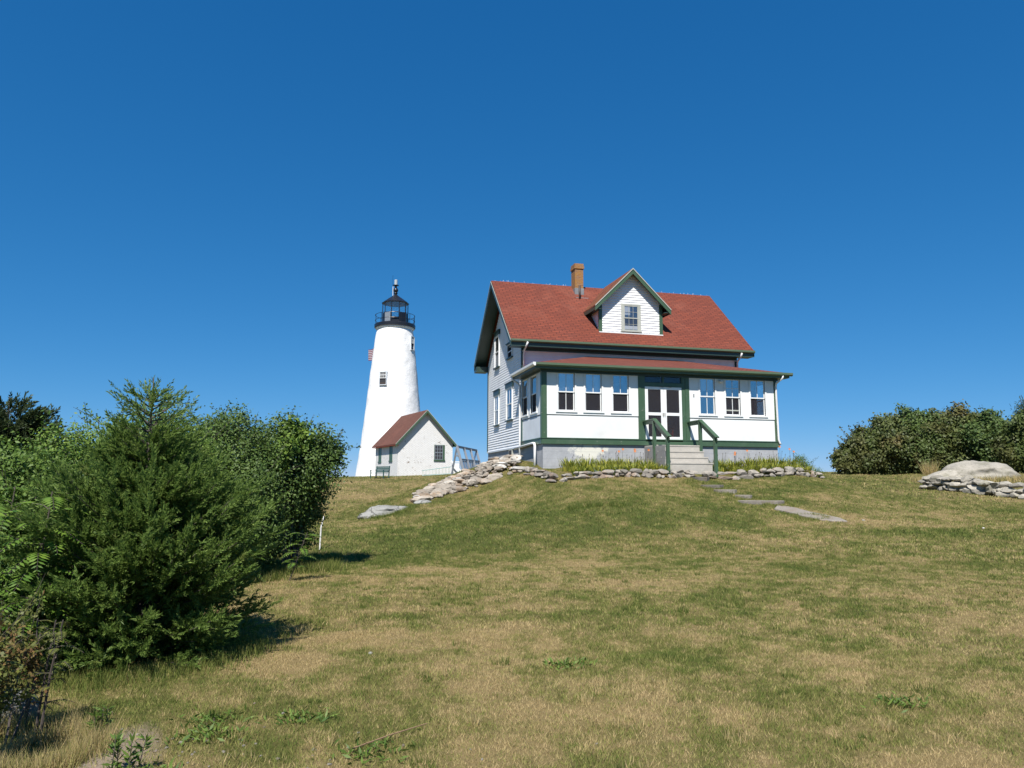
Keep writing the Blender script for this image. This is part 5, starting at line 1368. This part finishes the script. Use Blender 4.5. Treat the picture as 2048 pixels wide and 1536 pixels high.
# weeds in the foreground
wd = [(252, 1490, 4.6, .20, 'upright leafy weed near the lower left corner, the tallest one'), (215, 1418, 5.2, .17, 'narrow upright weed behind the lower left weeds'), (285, 1505, 4.45, .10, 'small broad-leaved weed right of the tallest weed'),
      (430, 1408, 5.35, .07, 'low green weed rosette in the worn turf left of centre'), (735, 1500, 4.5, .07, 'low clover patch beside the twig'), (600, 1425, 5.2, .06, 'flat green weed rosette left of the twig'), (415, 1445, 5.0, .06, 'flat weed tuft between the tall weeds and the twig'), (1130, 1335, 6.4, .06, 'dark green weed rosette in the middle of the lawn'), (1800, 1372, 6.0, .07, 'grey green weed rosette on the right lawn')]
for k, (px, py, R, h, lab) in enumerate(wd):
    b = onground(px, py, R)
    r = np.random.RandomState(500 + k); S_ = root('weed_plant', b, lab, 'weed', 'weeds in the lawn')
    n = 130 if h > .15 else 110
    if h > .1:
        ns = 4; Cs = []; st_ = MB()
        for i in range(ns):
            o = np.array(b) + [r.uniform(-.07, .07), r.uniform(-.05, .05), 0]; t = o + [r.uniform(-.03, .03), 0, h * r.uniform(.6, 1.1)]; st_.tube([tuple(o), tuple(t)], [.004, .002], 4)
            s = r.rand(n // ns)[:, None]; Cs.append(o + (t - o) * s)
        C = np.concatenate(Cs); D_ = rand_unit(r, len(C)); D_[:, 2] = abs(D_[:, 2]) * .6 + .2; st_.build('stems', BARK, S_, fixn=False)
    else:
        C = np.array(b) + np.stack([r.normal(0, .10, n), r.normal(0, .08, n), np.full(n, .01)], 1); D_ = rand_unit(r, n); D_[:, 2] = abs(D_[:, 2]) * .4 + .25
        MB().tube([b, (b[0], b[1], b[2] + .03)], [.006, .003], 5).build('stems', BARK, S_)
    leaves('leaves', C, unit(D_), rand_unit(r, len(C)) + np.array([0, 0, 1]), r.uniform(.04, .075, len(C)), r.uniform(.010, .018, len(C)), np.clip(r.normal(.5, .25, len(C)), 0, 1), F_WEED, S_)

# ------------------------------------------------------------------ turf
rg = np.random.RandomState(99)
parts = []
def scatter(n, R0, R1, w, h, a0=-.80, a1=.80, fq=16):
    R = np.sqrt(rg.uniform(R0 ** 2, R1 ** 2, n)); a = YAW + rg.uniform(a0, a1, n)
    x = CAM[0] + R * np.sin(a); y = CAM[1] + R * np.cos(a)
    d, b = patches(x, y)
    keep = rg.rand(n) > np.clip((b - .30) * 1.8, 0, .72)
    keep &= ~((x > -.1) & (x < 10.1) & (y > -.1) & (y < 9.6)) & ~((x > 4.0) & (x < 6.05) & (y > -2.2) & (y < 0))
    keep &= ~((x > .4) & (x < 11) & (y > -2.4) & (y < 0))
    x, y, d, b, R = x[keep], y[keep], d[keep], b[keep], R[keep]; n = len(x)
    cl = fbm(x * 4, y * 4, 2)
    hh = h * rg.uniform(.45, 1.35, n) * (.55 + .9 * cl) * (1.05 - .35 * d)
    z = ground_z(x, y) - .004
    az = rg.uniform(0, 6.28, n); lean = rg.uniform(.2, 1.1, n)
    C = np.stack([x, y, z], 1); sd = np.stack([np.cos(az), np.sin(az), np.zeros(n)], 1) * (w * rg.uniform(.6, 1.3, n) / 2)[:, None]
    la = rg.uniform(0, 6.28, n); tip = C + np.stack([np.cos(la) * lean * hh, np.sin(la) * lean * hh, hh], 1)
    parts.append((np.stack([C - sd, C + sd, tip], 1), d, b, np.clip(.42 + .75 * (vnoise(x * fq, y * fq) - .5) + rg.normal(0, .22, n), 0, 1)))
scatter(760000, 1.0, 8, .0052, .030, -1.4, 1.4, fq=22)
scatter(600000, 8, 16, .0085, .033, -1.05, 1.05, fq=13)
scatter(420000, 16, 30, .016, .048, -.75, .75, 7)
scatter(260000, 30, 75, .035, .07, -.75, .75, 3.5)
# longer fringe under the shrubs, round the rocks and the borders
def fringe(cx, cy, rr, n, h, w, g=.25):
    a = rg.uniform(0, 6.28, n); q = rr * (1 + rg.normal(0, .13, n)); x = cx + np.cos(a) * q; y = cy + np.sin(a) * q
    z = ground_z(x, y) - .01; hh = h * rg.uniform(.4, 1.3, n); az = rg.uniform(0, 6.28, n); C = np.stack([x, y, z], 1)
    sd = np.stack([np.cos(az), np.sin(az), np.zeros(n)], 1) * w / 2; la = rg.uniform(0, 6.28, n); l = rg.uniform(.1, .7, n)
    tip = C + np.stack([np.cos(la) * l * hh, np.sin(la) * l * hh, hh], 1)
    parts.append((np.stack([C - sd, C + sd, tip], 1), np.full(n, g), np.zeros(n), np.clip(rg.normal(.3, .25, n), 0, 1)))
fringe(cb[0], cb[1], .95, 9000, .11, .006)
q = onground(575, 1105, 14); fringe(q[0], q[1], .8, 5000, .16, .012)
q = onground(640, 1085, 15.5); fringe(q[0], q[1], .35, 2500, .14, .012)
q = onground(455, 1120, 13); fringe(q[0], q[1], .8, 4000, .14, .012)
q = onground(10, 1420, 5.2); fringe(q[0], q[1], .45, 5000, .13, .005, .75)
q = onground(110, 1420, 5.1); fringe(q[0], q[1], .25, 2500, .10, .005, .85)
q = onground(1860, 948, 49); fringe(q[0], q[1], .3, 350, .7, .025, .9)
q = at(1935, 958, 40.5); fringe(q[0], q[1], 1.9, 5000, .25, .03, .8)
q = at(775, 1027, 24.9); fringe(q[0], q[1], .8, 3000, .12, .016, .2)
for px, py in ((1190, 1012), (1235, 1008), (1150, 1020), (1060, 1055)):
    q = onground(px, py, 21.5); fringe(q[0], q[1], .2, 350, .13, .016, .1)
for k in range(420):                                    # scattered coarser tufts
    R = math.sqrt(rg.uniform(3.2 ** 2, 17 ** 2)); a = YAW + rg.uniform(-.55, .72)
    x, y = CAM[0] + R * math.sin(a), CAM[1] + R * math.cos(a)
    fringe(x, y, rg.uniform(.03, .10), int(rg.uniform(25, 90)), rg.uniform(.04, .075), .007 if R < 8 else .010, rg.choice([.0, .1, .25, .9]))
for k in range(6):
    q = [(1400, 952, 26.6), (1440, 960, 25.9), (1480, 972, 25.2), (1512, 984, 24.6), (1560, 996, 24), (1620, 1026, 22)][k]
    q = onground(*q); fringe(q[0], q[1], .42, 900, .10, .014, .35)
V = np.concatenate([p[0] for p in parts]); dd = np.concatenate([p[1] for p in parts]); bb_ = np.concatenate([p[2] for p in parts]); tt_ = np.concatenate([p[3] for p in parts])
grass = np_mesh('grass', V, 3, BLADE, None, {'dry': dd, 'bare': bb_, 'tint': tt_})
tag(grass, 'short dry and green grass blades covering the lawn', 'grass', kind='stuff')
